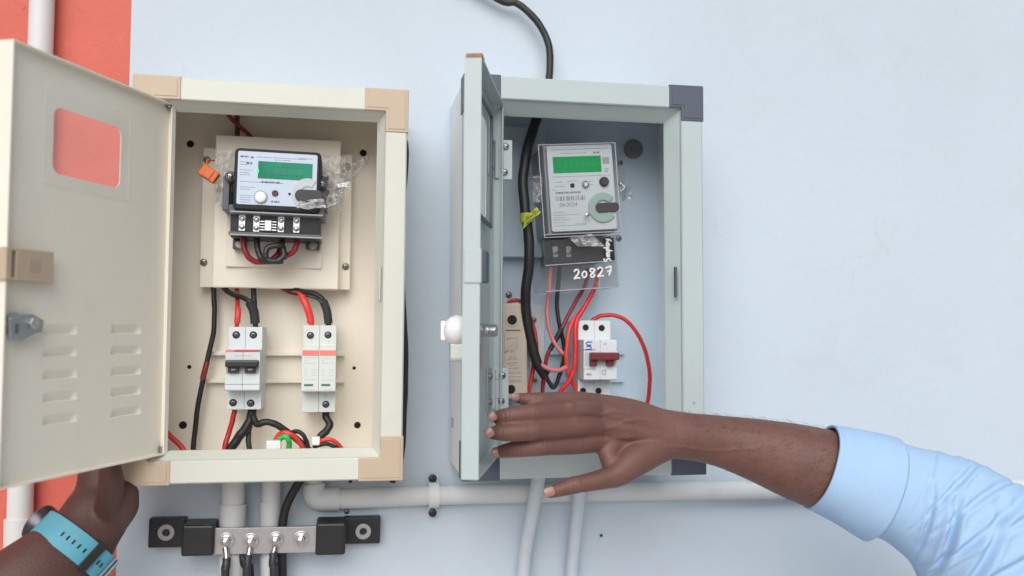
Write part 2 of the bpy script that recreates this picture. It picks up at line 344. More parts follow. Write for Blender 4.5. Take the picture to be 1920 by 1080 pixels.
# ------------------------------------------------------------------ meter boxes
def sheet(x0, x1, z0, z1, y0, y1, holes):
    """a sheet with rectangular openings, cut into cells round them"""
    b = MB(); xs = sorted({x0, x1, *[h[0] for h in holes], *[h[1] for h in holes]}); zs = sorted({z0, z1, *[h[2] for h in holes], *[h[3] for h in holes]})
    for i in range(len(xs)-1):
        for j in range(len(zs)-1):
            cx, cz = (xs[i]+xs[i+1])/2, (zs[j]+zs[j+1])/2
            if any(h[0] < cx < h[1] and h[2] < cz < h[3] for h in holes): continue
            q = [(xs[i], zs[j]), (xs[i+1], zs[j]), (xs[i+1], zs[j+1]), (xs[i], zs[j+1])]
            b.add([(x, y0, z) for x, z in q], [(0, 1, 2, 3)]); b.add([(x, y1, z) for x, z in q], [(3, 2, 1, 0)])
    return b
def meter_box(label, x0, x1, z0, z1, d, rot, wface, wlip, ylip, arm, rail_m, in_m, corner_m, shell_m):
    cx, cz = (x0+x1)/2, (z0+z1)/2; w, h = (x1-x0)*500, (z1-z0)*500; D = d*1000
    M = Matrix.Translation((cx, 0, cz)) @ Matrix.Rotation(rot, 4, 'Y')
    t = thing('meter_box', label, 'meter box', M, 'wall mounted meter boxes')
    s = 1.2                                                   # shell set back behind the frame edge
    bx(t, 'back_panel', in_m, -w+s, w-s, -5, -.6, -h+s, h-s, 0)
    for nm, q in (('side_panel', (-w+s, -w+s+2, -D+16, -5, -h+s, h-s)), ('side_panel', (w-s-2, w-s, -D+16, -5, -h+s, h-s)),
                  ('top_panel', (-w+s+2, w-s-2, -D+16, -5, h-s-2, h-s)), ('bottom_panel', (-w+s+2, w-s-2, -D+16, -5, -h+s, -h+s+2))):
        bx(t, nm, shell_m, *q, 0)
    prof = [(0, -D+17), (0, -D+1.2), (1.2, -D), (wface-1, -D), (wface, -D+1), (wface+.4, -D+3.5), (wlip-1, -D+ylip), (wlip, -D+ylip+1.5), (wlip, -D+17)]
    for side in range(4):
        b = MB(); v = []
        for u, y in prof:
            c = [(-w+u, h-u), (w-u, h-u), (w-u, -h+u), (-w+u, -h+u)]
            for e in (c[side], c[(side+1) % 4]): v.append((e[0], y, e[1]))
        n = len(prof); f = [(2*i, 2*i+1, 2*((i+1) % n)+1, 2*((i+1) % n)) for i in range(n)]+[tuple(2*i for i in range(n)), tuple(2*i+1 for i in range(n-1, -1, -1))]
        b.add(v, f).build('frame_rail', rail_m, t)
    for sx, sz in ((-1, 1), (1, 1), (1, -1), (-1, -1)):
        e = .9; X = lambda a: sx*(w+e-a); Z = lambda a: sz*(h+e-a)
        L = [(X(0), Z(0)), (X(arm), Z(0)), (X(arm), Z(wface+e)), (X(wface+e), Z(wface+e)), (X(wface+e), Z(arm)), (X(0), Z(arm))]
        c = MB().prism(L, -D-.9, -D+20).build('corner_piece', corner_m, t, .8)
        g = 2.6; f2 = wface+e-g                                # raised inner panel moulded on the corner
        L2 = [(X(g), Z(g)), (X(arm-g), Z(g)), (X(arm-g), Z(f2)), (X(f2), Z(f2)), (X(f2), Z(arm-g)), (X(g), Z(arm-g))]
        MB().prism(L2, -D-1.4, -D-.6).build('corner_panel', corner_m, c, .3)
    return t, M, w, h, D
T1, M1, w1, h1, D1 = meter_box('cream meter box with beige corner pieces, its windowed door swung open to the left', -.1744, .0516, -.1267, .2107, .1016, .0036, 18.8, 25.4, 13, 38, CREAM, CREAMIN, BEIGE, CREAMIN)
T2, M2, w2, h2, D2 = meter_box('pale mint meter box with dark slate corner pieces and narrow opened door', .1014, .3216, -.1271, .2254, .114, -.0037, 20.5, 31.5, 15, 33, MINT, MINTIN, SLATE, SHELL)

# ---- doors
def door(box, M, D, hx, zt, zb, ang, L, rail_m, win=None, louvres=(), th=9.5):
    Mw = Matrix.Translation((hx, -(D*.001-.012), 0)) @ Matrix.Rotation(math.pi+ang, 4, 'Z')
    Ml = M.inverted() @ Mw
    d = sheet(0, L, zb, zt, -th, -th-.8, [r for r in louvres]+([win[0]] if win else []))
    if win:                                                  # rounded opening inside the square cut
        o = win[0]; inner = rrect(*win[1], 7, 8); n = len(inner); outer = []
        cx, cz = (o[0]+o[1])/2, (o[2]+o[3])/2
        for x, z in inner:
            k = min((o[1]-cx)/abs(x-cx) if abs(x-cx) > 1e-6 else 1e9, (o[3]-cz)/abs(z-cz) if abs(z-cz) > 1e-6 else 1e9)
            outer.append((cx+(x-cx)*k, cz+(z-cz)*k))
        for y in (-th, -th-.8):
            d.add([(x, y, z) for x, z in inner]+[(x, y, z) for x, z in outer], [(i, (i+1) % n, (i+1) % n+n, i+n) for i in range(n)])
        d.add([(x, -th, z) for x, z in inner]+[(x, -th-.8, z) for x, z in inner], [(i, (i+1) % n, (i+1) % n+n, i+n) for i in range(n)])
    for q in ((0, 1.2, -th-.8, 0, zb, zt), (L-1.2, L, -th-.8, 0, zb, zt), (1.2, L-1.2, -th-.8, 0, zt-1.2, zt), (1.2, L-1.2, -th-.8, 0, zb, zb+1.2)):
        d.box(*q)
    # small returns on the long edges
    d.box(1.2, 5.0, -1.2, 0, zb+1.2, zt-1.2)
    if win: d.box(L-7, L, -12.6, -th-.81, zb, zt)           # folded outer rim along the free edge
    o = d.build('door', rail_m, box, M=Ml)
    return o, Mw
# left door
q = dict(hx=-.1425, zt=188.9+1.5, zb=-102.5-1, ang=1.1379, L=175.1)
Mw1 = Matrix.Translation((q['hx'], -(D1*.001-.012), 0)) @ Matrix.Rotation(math.pi+q['ang'], 4, 'Z')
IY = -5.5
def drc(M, x0, x1, ytl, ybl, ytr, ybr, y):
    a, za = pt(M, x0, ytl, y); _, zb_ = pt(M, x0, ybl, y); c, zc = pt(M, x1, ytr, y); _, zd = pt(M, x1, ybr, y)
    return min(a, c), max(a, c), (zb_+zd)/2, (za+zc)/2
wi = drc(Mw1, 102, 228, 203, 330, 236, 350, IY)
wo_ = (wi[0]-4, wi[1]+4, wi[2]-4, wi[3]+4)
louv = []
for (xa, xb, yy) in ((80, 144, (622, 663, 705, 747, 789)), (208, 264, (621, 660, 699, 737, 775))):
    for y_ in yy:
        a, z = pt(Mw1, xa, y_, IY); c, z2 = pt(Mw1, xb, y_-4, IY); louv.append((min(a, c), max(a, c), (z+z2)/2-3.5, (z+z2)/2+4.5))
door1, _ = door(T1, M1, D1, q['hx'], q['zt'], q['zb'], q['ang'], q['L'], CREAMD, (wo_, wi), louv, 5.5)
for (a, c, z0, z1) in louv:                                   # pressed scoops: heightfield patches
    b = MB(); nx, nz = 16, 12; v = []
    for j in range(nz+1):
        for i in range(nx+1):
            s_, t_ = i/nx, j/nz
            e = min(1, s_/.16, (1-s_)/.16); e = math.sin(e*math.pi/2)
            p = 0 if t_ < .12 else (1 if t_ < .2 else (1-(t_-.2)/.8)**1.2)
            if .12 <= t_ < .2: p = 1
            if j in (0, nz) or i in (0, nx): p = 0
            v.append((a+(c-a)*s_, IY-2.7*p*e, z0+(z1-z0)*t_))
    k = nx+1
    b.add(v, [(j*k+i, j*k+i+1, (j+1)*k+i+1, (j+1)*k+i) for j in range(nz) for i in range(nx)])
    b.build('louvre', CREAMD, door1, smooth=True)
pa = drc(Mw1, 82, 243, 165, 345, 205, 375, IY)
bx(door1, 'window_pane', GLASS, pa[0], pa[1], IY+.1, IY+2.0, pa[2], pa[3], .3)
# beige latch keeper on the free edge
a, zt_ = pt(Mw1, 17, 465, IY); c, _ = pt(Mw1, 85, 497, IY); _, zb_ = pt(Mw1, 50, 529, IY)
la0, la1 = min(a, c), q['L']+1.0
lk = MB(); lk.box(la0, la1-8, IY, 1.5, zb_, zt_); lk.box(la1-4, la1+1, IY-8, 1.8, zb_, zt_)
lk.box(la1-8, la1-4, IY, 1.5, zt_-2.2, zt_); lk.box(la1-8, la1-4, IY, 1.5, zb_, zb_+2.2)
lk = lk.build('latch_plate', BEIGE, door1, .6)
wx0 = la0+12; bx(door1, 'latch_window', mat('beige_recess', (.46, .36, .28), .5), wx0, wx0+10.5, 1.4, 1.75, zb_+7, zt_-7, .2)
MB().prism(rrect(wx0-.9, wx0+11.4, zb_+6.1, zt_-6.1, .6, 2), 1.45, 1.6).build('latch_rim', BEIGE, door1)
def cam_lock(par, x, z, y, s=1):
    """a zinc cam on a square nut, inner side of a door (towards +y)"""
    b = MB(); b.lathe(x, z, [(y, 9*s), (y+3, 9*s), (y+4, 7.5*s)], 8); n_ = b.build('lock_body', ZINC, par, .3)
    poly = [(x+10*s, z+4*s), (x+9*s, z-9*s), (x-2*s, z-11*s), (x-14*s, z-6*s), (x-21*s, z-5*s), (x-22*s, z+4*s), (x-12*s, z+8*s), (x-2*s, z+8*s)]
    MB().prism(poly, y+4.2, y+6.6).build('lock_cam', ZINC, par, .4)
    k = MB(); k.lathe(x-10*s, z+1.5*s, [(y+6.6, 4.6*s), (y+9.4, 4.6*s), (y+10, 3.8*s)], 6); k.build('lock_nut', STEEL, par, .2)
    k = MB(); k.box(x+2*s, x+5*s, y+6.5, y+6.9, z-6*s, z+1*s); k.build('lock_slot', mat('zinc_shade', (.16, .17, .18), .5, .6), par)
a, z = pt(Mw1, 30, 610, IY); cam_lock(door1, a+3, z, IY, .92)
# hinge pins of the left door
for (px, py) in ((316, 197), (302, 843)):
    a, z = pt(Mw1, px, py, -4); b = MB(); b.lathe(0, 0, [(z-2.5, 2.6), (z+2.5, 2.6)], 12, 'z', 0)
    b.v = [(v[0]+a, v[1]-3, v[2]) for v in b.v]; b.build('hinge_pin', STEELD, door1, smooth=True)
# right door (seen nearly edge on)
Q2 = dict(hx=.138, zt=201.8, zb=-105.6, ang=1.2815, L=147.6)
TH2 = 10.5
Mw2 = Matrix.Translation((Q2['hx'], -(D2*.001-.012), 0)) @ Matrix.Rotation(math.pi+Q2['ang'], 4, 'Z')
L2 = Q2['L']
door2, _ = door(T2, M2, D2, Q2['hx'], Q2['zt'], Q2['zb'], Q2['ang'], L2, MINT, ((34, 112, 92, 182), (38, 108, 96, 178)), (), TH2)
bx(door2, 'window_pane', GLASS, 30, 116, -TH2+.1, -TH2+2.2, 88, 186, .3)
f_ = MB(); f_.box(30, 33, -TH2+2.2, -TH2+4.5, 88, 186); f_.box(113, 116, -TH2+2.2, -TH2+4.5, 88, 186); f_.box(33, 113, -TH2+2.2, -TH2+4.5, 183, 186); f_.box(33, 113, -TH2+2.2, -TH2+4.5, 88, 91)
f_.build('window_bead', SLATE, door2, .3)
bx(door2, 'rusty_lip', RUST, 20, L2-.5, -TH2-.5, -1, Q2['zt'], Q2['zt']+.5, .1)
bx(door2, 'rusty_lip', RUST, 20, L2-.5, -TH2-.5, -1, Q2['zb']-.5, Q2['zb'], .1)
rb = MB(); rb.prism([(L2-14, Q2['zt']-.2), (L2+.4, Q2['zt']-2.2), (L2+.4, Q2['zt']+.9), (L2-4, Q2['zt']+1.6), (L2-14, Q2['zt']+.9)], -TH2-1, .3); rb.build('rust_patch', RUST, door2, .3)
_, zt_ = pt(Mw2, 900, 468, 0); _, zb_ = pt(Mw2, 900, 528, 0)
lk = MB(); lk.box(L2-24, L2-6, -TH2, 3.5, zb_, zt_); lk.build('latch_plate', SLATE, door2, .8)
bx(door2, 'latch_cap', MINT, L2-5, L2+1.2, -TH2-1.2, 1.0, zb_-1, zt_+1, .6)
_, z = pt(Mw2, 912, 622, -4); cam_lock(door2, L2-38, z, -TH2, .8)
b = MB(); b.lathe(0, 0, [(-TH2+3, 5), (-TH2+15, 5), (-TH2+16, 4)], 14); b.v = [(v[0]+L2-62, v[1], v[2]+z+1) for v in b.v]; b.build('lock_stud', STEEL, door2, smooth=True)
# white knob on the outside of the right door
b = MB(); zk = z+1; b.lathe(L2-34, zk, [(-TH2-1.2, 7.5), (-TH2-4, 7.5), (-TH2-5, 9.6), (-TH2-8, 11), (-TH2-12, 11.4), (-TH2-16, 10.4), (-TH2-19, 8), (-TH2-21, 4.5), (-TH2-21.5, 1)], 26)
b.build('door_knob', WHITE, door2, smooth=True)
bx(door2, 'knob_wing', WHITE, L2-36, L2-32, -TH2-24, -TH2-19.6, zk-8, zk+7, 1.2)
b = MB(); b.prism(rrect(L2-39, L2-30, zk-24, zk-8, 3.5, 5), -TH2-16, -TH2-6); b.build('lock_hasp', mat('worn_zinc', (.62, .64, .63), .45, .3), door2, .8)
# faded red sticker inside the door, slate frames
_, zz0 = pt(Mw2, 912, 690, -TH2); _, zz1 = pt(Mw2, 912, 635, -TH2)
bx(door2, 'faded_sticker', mat('faded_sticker', (.50, .46, .46), .5, var=.1), 52, 92, -TH2, -TH2+.2, zz0, zz1, 0)
bx(door2, 'sticker_stripe', mat('sticker_red', (.55, .22, .2), .5, var=.2), 66, 76, -TH2+.2, -TH2+.3, zz0+3, zz1-3, 0)
# hinge plates on the right box
def hinge(x0, y0, x1, y1, screws, leaf=None):
    D_ = -D2+13
    a, c, z0, z1 = rc(M2, x0, y0, x1, y1, D_)
    hp = bx(T2, 'hinge_plate', MINT, a, c, D_-1.4, D_+3, z0, z1, .4)
    b = MB(); b.lathe(0, 0, [(z0+1, 2.2), (z1-1, 2.2)], 12, 'z', 0); b.v = [(v[0]+a, v[1]+D_-1, v[2]) for v in b.v]; b.build('hinge_barrel', MINT, hp, smooth=True)
    for px, py in screws:
        x, z = pt(M2, px, py, D_-1.4); screw(hp, x, z, D_-1.4, 3.0, STEELD, 1.8, 20, cross=False)
    for zz in (z0+(z1-z0)*.27, z0+(z1-z0)*.73):
        bx(hp, 'hinge_slit', SLATE, a+1.2, a+6, D_-1.5, D_-1.3, zz-.2, zz+.2, 0)
    return z0, z1
za, zb2 = hinge(931, 263, 960, 337, ((948, 275), (946, 323)))
hinge(925, 690, 953, 768, ((942, 704), (940, 752)))
for zc in ((za+zb2)/2, None):
    if zc is None: zc = (pt(M2, 930, 690, -D2+13)[1]+pt(M2, 930, 768, -D2+13)[1])/2
    dz = h2*0+(M2.translation.z*1000)
    lf = bx(door2, 'hinge_leaf', ZINC, 3, 30, -TH2+.1, -TH2+1.6, zc+dz-18, zc+dz+18, .3)
    for e in (-11, 11):
        o = screw(lf, 16, zc+dz+e, -TH2+1.6, 3.0, STEELD, 1.8, 0); o.rotation_euler = (math.pi, 0, 0)
# marks on box sides and frames
x, z = pt(M2, 848, 791, -30)
mk = MB(); X2 = -w2+1.2
mk.box(X2-.8, X2, -36, -26, z-5, z+4); mk.build('side_clip', mat('clip_grey', (.35, .36, .36), .5), T2, .3)
x, z0_ = pt(M2, 1268, 557, -D2); _, z1_ = pt(M2, 1268, 500, -D2)
bx(T2, 'strike_slot', SLATE, x-.6, x+1.2, -D2+.2, -D2+4, z0_, z1_, .1)
x, z0_ = pt(M1, 711, 562, -D1); _, z1_ = pt(M1, 711, 500, -D1)
bx(T1, 'strike_slot', mat('cream_shade', (.55, .55, .5), .5), x-.3, x+1.0, -D1+2, -D1+5, z0_, z1_, .1)

# ---- interior of the left box
BP = -5
for px, py, r in ((357, 270, 3.4), (681, 287, 3.4), (343, 797, 3.6), (670, 797, 3.2), (355, 688, 1.9), (664, 690, 1.7)):
    x, z = pt(M1, px, py, BP); hole(T1, x, z, BP, r)
for y_ in (663, 714):
    a, c, z0, z1 = rc(M1, 384, y_-4, 646, y_+4, -12); bx(T1, 'mounting_rail', CREAMIN, a, c, -13, BP, z0, z1, .6)
a, c, z0, z1 = rc(M1, 378, 284, 658, 541, -18)
pl = bx(T1, 'mounting_plate', CREAMIN, a, c, -20, -17.5, z0, z1, .4)
a2, c2, z02, z12 = rc(M1, 401, 258, 637, 541, -36)
bx(pl, 'meter_tray', CREAMIN, a2, c2, -36, -20.05, z02, z12, 1.2)
a3, c3, z03, z13 = rc(M1, 424, 398, 604, 502, -39)
bx(pl, 'tray_pad', CREAMIN, a3, c3, -39.5, -36.05, z03, z13, .8)
for px, py in ((388, 300), (652, 313), (382, 492), (648, 500)):
    x, z = pt(M1, px, py, -20); screw(pl, x, z, -20, 3.3, STEELD, 2)
# ---- interior of the right box
a, c, z0, z1 = rc(M2, 951, 238, 1023, 482, -20)
rp_ = bx(T2, 'raised_plate', MINTIN, a-14, c, -20, BP, z0, z1, .8)
bx(rp_, 'plate_flange', MINTIN, c+.2, c+14, -8, BP-.05, z0, z1, .4)
x, z = pt(M2, 1187, 280, BP)
g_ = MB().lathe(x, z, [(BP, 10), (BP-2.5, 10), (BP-3.2, 8.5), (BP-2.2, 4), (BP-1.4, 2)], 28).build('rubber_grommet', GRAYR, T2, smooth=True)
for px, py, r in ((1163, 306, 2.6), (1160, 447, 3.0), (954, 553, 3.2), (1156, 657, 1.9), (955, 378, 1.4)):
    x, z = pt(M2, px, py, BP); screw(T2, x, z, BP, r, STEELD, 2)
a, c, z0, z1 = rc(M2, 985, 570, 1021, 742, -14)
wp = bx(T2, 'fuse_base_plate', mat('pale_plate', (.62, .68, .70), .5), a, c, -14, BP, z0, z1, .5)
for px, py in ((1001, 600), (1003, 713)):
    x, z = pt(M2, px, py, -14); screw(wp, x, z, -14, 2.6, STEELD, 2)
for y_ in (660, 712):
    a, c, z0, z1 = rc(M2, 1030, y_-5, 1170, y_+5, -10); bx(T2, 'mounting_rail', MINTIN, a, c, -11, BP, z0, z1, .4)

# ------------------------------------------------------------------ energy meter in the left box
M = frame(518, 350, -.036, 1.0)
t = thing('energy_meter', 'energy meter with pale blue face and teal display, inside the cream box', 'energy meter', M, 'energy meters')
def R(x0, y0, x1, y1, y): return rc(M, x0, y0, x1, y1, y)
YF = -52
a, c, z0, z1 = R(438, 281, 601, 397, YF)
MB().prism(rrect(a, c, z0, z1, 4, 5), YF+.6, 0).build('body', METD, t, .8)
MB().prism(rrect(a+1.2, c-1.2, z0+1.2, z1-1.2, 3, 5), YF-.2, YF+.6).build('bezel', METD, t, .4)
a, c, z0, z1 = R(445, 287, 594, 386, YF)
MB().prism(rrect(a, c, z0, z1, 1.5, 4), YF-.7, YF-.3).build('face_label', LABEL, t)
Y_ = YF-.7
a, c, z0, z1 = R(484, 305, 586, 337, YF)
bx(t, 'display', LCD1, a, c, Y_-.3, Y_, z0, z1, 0)
sg = MB()                                                     # dim seven-segment strokes
for i, ch in enumerate('0000'):
    ox = a+(c-a)*(.30+.14*i); oz = z0+(z1-z0)*.22; W_, H_ = 3.6, 7.5
    for k, (p, q_, s_, u_) in enumerate(((0, 0, W_, .7), (0, H_-.7, W_, H_), (0, 0, .7, H_), (W_-.7, 0, W_, H_))):
        sg.box(ox+p, ox+s_, Y_-.36, Y_-.3, oz+q_, oz+u_)
sg.build('display_digits', LCDI, t)
x, z = pt(M, 483, 321, YF); bx(t, 'indicator_light', LED, x-1, x+1, Y_-.5, Y_, z-1.4, z+1.4, .2)
lines(t, M, [(480, 294, 575), (515, 300, 545), (450, 303, 472), (450, 308, 464), (450, 318, 474), (450, 323, 468), (450, 327, 470), (450, 340, 532), (450, 350, 478), (450, 354, 470),
             (450, 366, 474), (450, 370, 470), (450, 374, 472), (450, 378, 468), (560, 297, 585)], Y_)
lines(t, M, [(490, 341, 526), (508, 378, 524), (451, 293, 466), (462, 306, 473), (470, 295, 476)], Y_, name='bold_print', h=1.6)
x, z = pt(M, 489, 370, YF); MB().lathe(x, z, [(Y_, 5.0), (Y_-2.5, 4.6), (Y_-3.2, 3.6)], 22).build('push_button', WHITE, t, smooth=True)
MB().ring(x, z, Y_-.6, Y_, 5.2, 6.0).build('button_ring', mat('ring_grey', (.4, .42, .45), .4), t)
x, z = pt(M, 516, 363, YF); MB().lathe(x, z, [(Y_, 2.7), (Y_-.6, 2.7), (Y_-.2, 2)], 18).build('sensor_eye', mat('dark_brown', (.06, .02, .02), .4), t)
x, z = pt(M, 543, 364, YF); MB().lathe(x, z, [(Y_, 1.1), (Y_-.5, 1.1)], 14).build('indicator_dot', DARK, t)
x, z = pt(M, 577, 364, YF)
MB().ring(x, z, Y_-1.2, Y_, 6.5, 13.5, 36, 60, 300).build('optical_port', clear('port_white', (.98, .985, .99), .02, .2, .5, hcol=(.93, .95, .97)), t)
a, c, z0, z1 = R(553, 356, 606, 378, YF-3)
MB().prism(rrect(a, c, z0, z1, (z1-z0)/2-.2, 6), Y_-3.2, Y_-.1).build('port_slot', BLACK, t, .5)
# lower housing, terminal block
a, c, z0, z1 = R(424, 388, 607, 446, -44)
bx(t, 'terminal_block', METD, a+3, c-3, -40, -3.2, z0, z1, .6)
a_, c_, z0_, z1_ = R(428, 396, 608, 404, -48); bx(t, 'block_lip', METG, a_, c_, -48, -3, z0_, z1_+4, .8)
a_, c_, z0_, z1_ = R(428, 437, 602, 444, -48); bx(t, 'block_lip', METG, a_, c_, -48, -3.4, z0_, z1_, .8)
for px in (427, 605):
    a_, c_, z0_, z1_ = R(px-3, 330, px+3, 394, -30); bx(t, 'side_lug', METG, a_-(3 if px < 500 else 0), c_+(3 if px > 500 else 0), -30, -4, z0_, z1_, .8)
for i, (px, py) in enumerate(((454, 417), (481, 419), (527, 420), (556, 421))):
    x, z = pt(M, px, py, -41); k = bx(t, 'terminal', STEEL, x-2.8, x+2.8, -42, -40, z-7.5, z+7, .4)
    for e in (-4, 3): screw(k, x, z+e, -42, 2.3, STEEL, 1.6, 30, cross=False)
x, z = pt(M, 503, 424, -41); k = bx(t, 'terminal', STEEL, x-3, x+3, -43.5, -40, z-4.5, z+5, .5)
fn = MB()
for e in (-3.4, -1, 1.4, 3.8): fn.box(x-7, x+7, -42, -40.05, z+e-.5, z+e+.5)
fn.build('terminal_fins', STEEL, k, .1)
a_, c_, z0_, z1_ = R(430, 399, 606, 444, -53)
tc_ = bx(t, 'terminal_cover', CLEAR, a_, c_, -53, -51.5, z0_, z1_, .5)
for zz in (z0_+.5, z1_-.5): MB().tube([Vector((a_+.5, -53.1, zz)), Vector((c_-.5, -53.1, zz))], .6, 6).build('cover_edge', mat('cover_edge', (.45, .46, .48), .3), tc_, smooth=True)
for (x0, y0, x1, y1) in ((436, 448, 461, 467), (574, 449, 600, 468)):
    a_, c_, z0_, z1_ = R(x0, y0, x1, y1, -14); f_ = bx(t, 'fixing_lug', METG, a_, c_, -14, -3.6, z0_, z1_, 1)
    MB().lathe((a_+c_)/2, (z0_+z1_)/2-.5, [(-14, 4.2), (-16, 4.2), (-17, 3)], 18).build('lug_bolt', STEELD, f_, smooth=True)
# side seal screws
for px, py in ((432, 331), (603, 345)):
    x, z = pt(M, px, py, -34); k = MB().lathe(x, z, [(-22, 5), (-34, 5), (-36, 3.6)], 10).build('seal_boss', METG, t, .3); screw(k, x, z, -36, 2.6, STEEL, 2)
# jumper wires looped below the meter (not part of the meter)
wire('meter_wire', 'red wire curving from the first terminal under the left meter', [(455, 440, -.066), (457, 462, -.068), (466, 482, -.068), (480, 490, -.066), (505, 489, -.062), (520, 478, -.060), (526, 465, -.056)], 2.5, REDD, group='jumper wires under the left meter')
wire('meter_wire', 'red wire dropping from the last terminal of the left meter', [(556, 440, -.066), (556, 458, -.068), (550, 472, -.068), (535, 481, -.064), (520, 488, -.06)], 2.5, REDD, group='jumper wires under the left meter')
wire('meter_wire', 'black wire dropping from the second terminal under the left meter', [(482, 440, -.066), (482, 462, -.068), (487, 480, -.070), (500, 490, -.069), (516, 490, -.068), (530, 490, -.066)], 2.6, CABLEG, group='jumper wires under the left meter')
wire('meter_wire', 'black wire looping in a small ring under the left meter', [(528, 440, -.066), (528, 458, -.072), (520, 460, -.074), (504, 463, -.074), (498, 476, -.074), (504, 488, -.073), (522, 489, -.072), (532, 478, -.071), (530, 462, -.069)], 2.6, CABLEG, group='jumper wires under the left meter')
# orange seal and its wire
M = frame(392, 326, -.062, 33)
t = thing('seal_tag', 'small orange plastic seal hanging at the left of the cream box meter', 'seal', M)
bx(t, 'seal_body', ORNG, -8, 8, -4, 4, -5.5, 5.5, 1.2)
bx(t, 'seal_ridge', ORNG, -3.5, 3.5, -5, -4.1, -4.5, 4.5, .4)
MB().tube([Vector(p) for p in spline([(7, 0, 2), (13, -1, 5), (18, 1, 9), (12, 3, 11)], 6)], .5, 6).build('seal_wire', STEELD, t, smooth='all')
MB().tube([Vector(p) for p in spline([(-6, 0, 5), (-8, 1, 9), (-5, 8, 13)], 6)], .8, 6).build('seal_strap', ORNG, t, smooth='all')
# crumpled clear bag and white seal on the right of the meter
M = frame(628, 350, -.070)
t = thing('clear_seal', 'white translucent seal twisted against the right side of left meter', 'seal', M)
def crumple(parent, name, poly_px, Y0, amp, m, n=14, seed=0):
    (x0, y0), (x1, y1), (x2, y2), (x3, y3) = poly_px; b = MB(); v = []
    for j in range(n+1):
        for i in range(n+1):
            s_, t_ = i/n, j/n
            px = (x0*(1-s_)+x1*s_)*(1-t_)+(x3*(1-s_)+x2*s_)*t_; py = (y0*(1-s_)+y1*s_)*(1-t_)+(y3*(1-s_)+y2*s_)*t_
            q_ = mnoise.noise(Vector((px*.11+seed, py*.11, seed)))+.5*mnoise.noise(Vector((px*.3, py*.3, seed+3)))
            v.append((parent.matrix_world.inverted() @ at(px, py, Y0+amp*.001*q_))*1000)
    k = n+1; b.add(v, [(j*k+i, j*k+i+1, (j+1)*k+i+1, (j+1)*k+i) for j in range(n) for i in range(n)])
    return b.build(name, m, parent, smooth=True)
HAZY = clear('hazy_seal', (.96, .96, .96), .12, .15, .45, bump=.8, bscale=200)
crumple(t, 'seal_body', [(622, 352), (652, 341), (634, 382), (606, 392)], -.074, 9, HAZY, seed=2)
crumple(t, 'seal_strap', [(632, 345), (654, 340), (655, 350), (634, 352)], -.078, 4, mat('seal_white', (.72, .73, .72), .35, var=.05), seed=5)
M = frame(600, 330, -.06)
t = thing('plastic_film', 'crinkled clear plastic film wrapped round the cream box meter', 'plastic film', M)
crumple(t, 'film_sheet', [(596, 288), (650, 296), (640, 396), (600, 392)], -.068, 12, FILM, 22, seed=9)
crumple(t, 'film_sheet', [(404, 283), (440, 282), (432, 398), (402, 380)], -.060, 10, FILM, 20, seed=4)
crumple(t, 'film_tail', [(640, 312), (694, 292), (690, 306), (644, 356)], -.058, 10, FILM, 14, seed=12)
crumple(t, 'film_flap', [(562, 376), (606, 372), (612, 390), (556, 390)], -.094, 5, HAZY, 14, seed=15)

# ------------------------------------------------------------------ breakers
def din_body(t, M, px0, px1, yt, yb, yn0, yn1, Yb, Yt, Yn, m_body, m_nose, top_inset=3):
    """stepped modular body: terminals shoulders (Yt) and nose (Yn), measured in local mm"""
    a, c, z0, z1 = rc(M, px0, yt, px1, yb, Yt); _, _, n0, n1 = rc(M, px0, yn0, px1, yn1, Yn)
    prof = [(Yb, z0), (Yt, z0), (Yt, n0), (Yn+1, n0), (Yn, n0+1), (Yn, n1-1), (Yn+1, n1), (Yt, n1), (Yt, z1), (Yb, z1)]
    n = len(prof); mid = (a+c)/2
    for i, (u, v_) in enumerate(((a, mid-.06), (mid+.06, c))):
        b = MB(); b.add([(u, y, z) for y, z in prof]+[(v_, y, z) for y, z in prof], [tuple(range(n)), tuple(range(2*n-1, n-1, -1))]+[(k, (k+1) % n, (k+1) % n+n, k+n) for k in range(n)])
        b.build('pole_module', m_body, t, .5)
    return a, c, z0, z1, n0, n1
M = frame(456, 690, -.013)
t = thing('circuit_breaker', 'white two pole breaker with black toggle, left of two devices in cream box', 'circuit breaker', M)
a, c, z0, z1, n0, n1 = din_body(t, M, 427, 491, 613, 768, 655, 733, 0, -44, -62, MCBW, MCBW)
for px, py in ((443, 628), (475, 628), (437, 755), (470, 756)):
    x, z = pt(M, px, py, -44); hole(t, x, z, -44, 3.3, 'terminal_hole'); screw(t, x, z-.3, -43.9, 2.4, SCREWD, .8, 35, 'terminal_screw')
_, _, za, zb3 = rc(M, 425, 656, 489, 660, -62); bx(t, 'red_stripe', REDP, a+7.5, c-.4, -62.2, -61.9, za, zb3, 0)
bx(t, 'pale_stripe', PINKP, a+.4, a+7.4, -62.2, -61.9, za, zb3, 0)
_, _, za, zb3 = rc(M, 425, 676, 489, 701, -62); bx(t, 'toggle_recess', mat('recess_grey', (.40, .40, .40), .5), a+1, c-1, -62.15, -61.8, za, zb3, 0)
_, _, za, zb3 = rc(M, 425, 675, 489, 688, -66)
tg = MB()
tg.box(a+.8, c-.8, -70, -62.2, za, zb3); tg.build('toggle', BLACK, t, 1.0)
bx(t, 'toggle_top', METG, a+1, c-1, -70.25, -69.8, zb3-1.8, zb3-.3, .1)
for f0 in (.10, .58):
    x = a+(c-a)*f0; _, _, zc_, zd_ = rc(M, 425, 687, 489, 699, -66); bx(t, 'toggle_leg', BLACK, x, x+(c-a)*.30, -66, -62.2, zc_, zd_+1, .4)
    text(t, 'OFF', 2.0, x+(c-a)*.15, zc_+2.6, -66.1, INKW, 'toggle_mark')
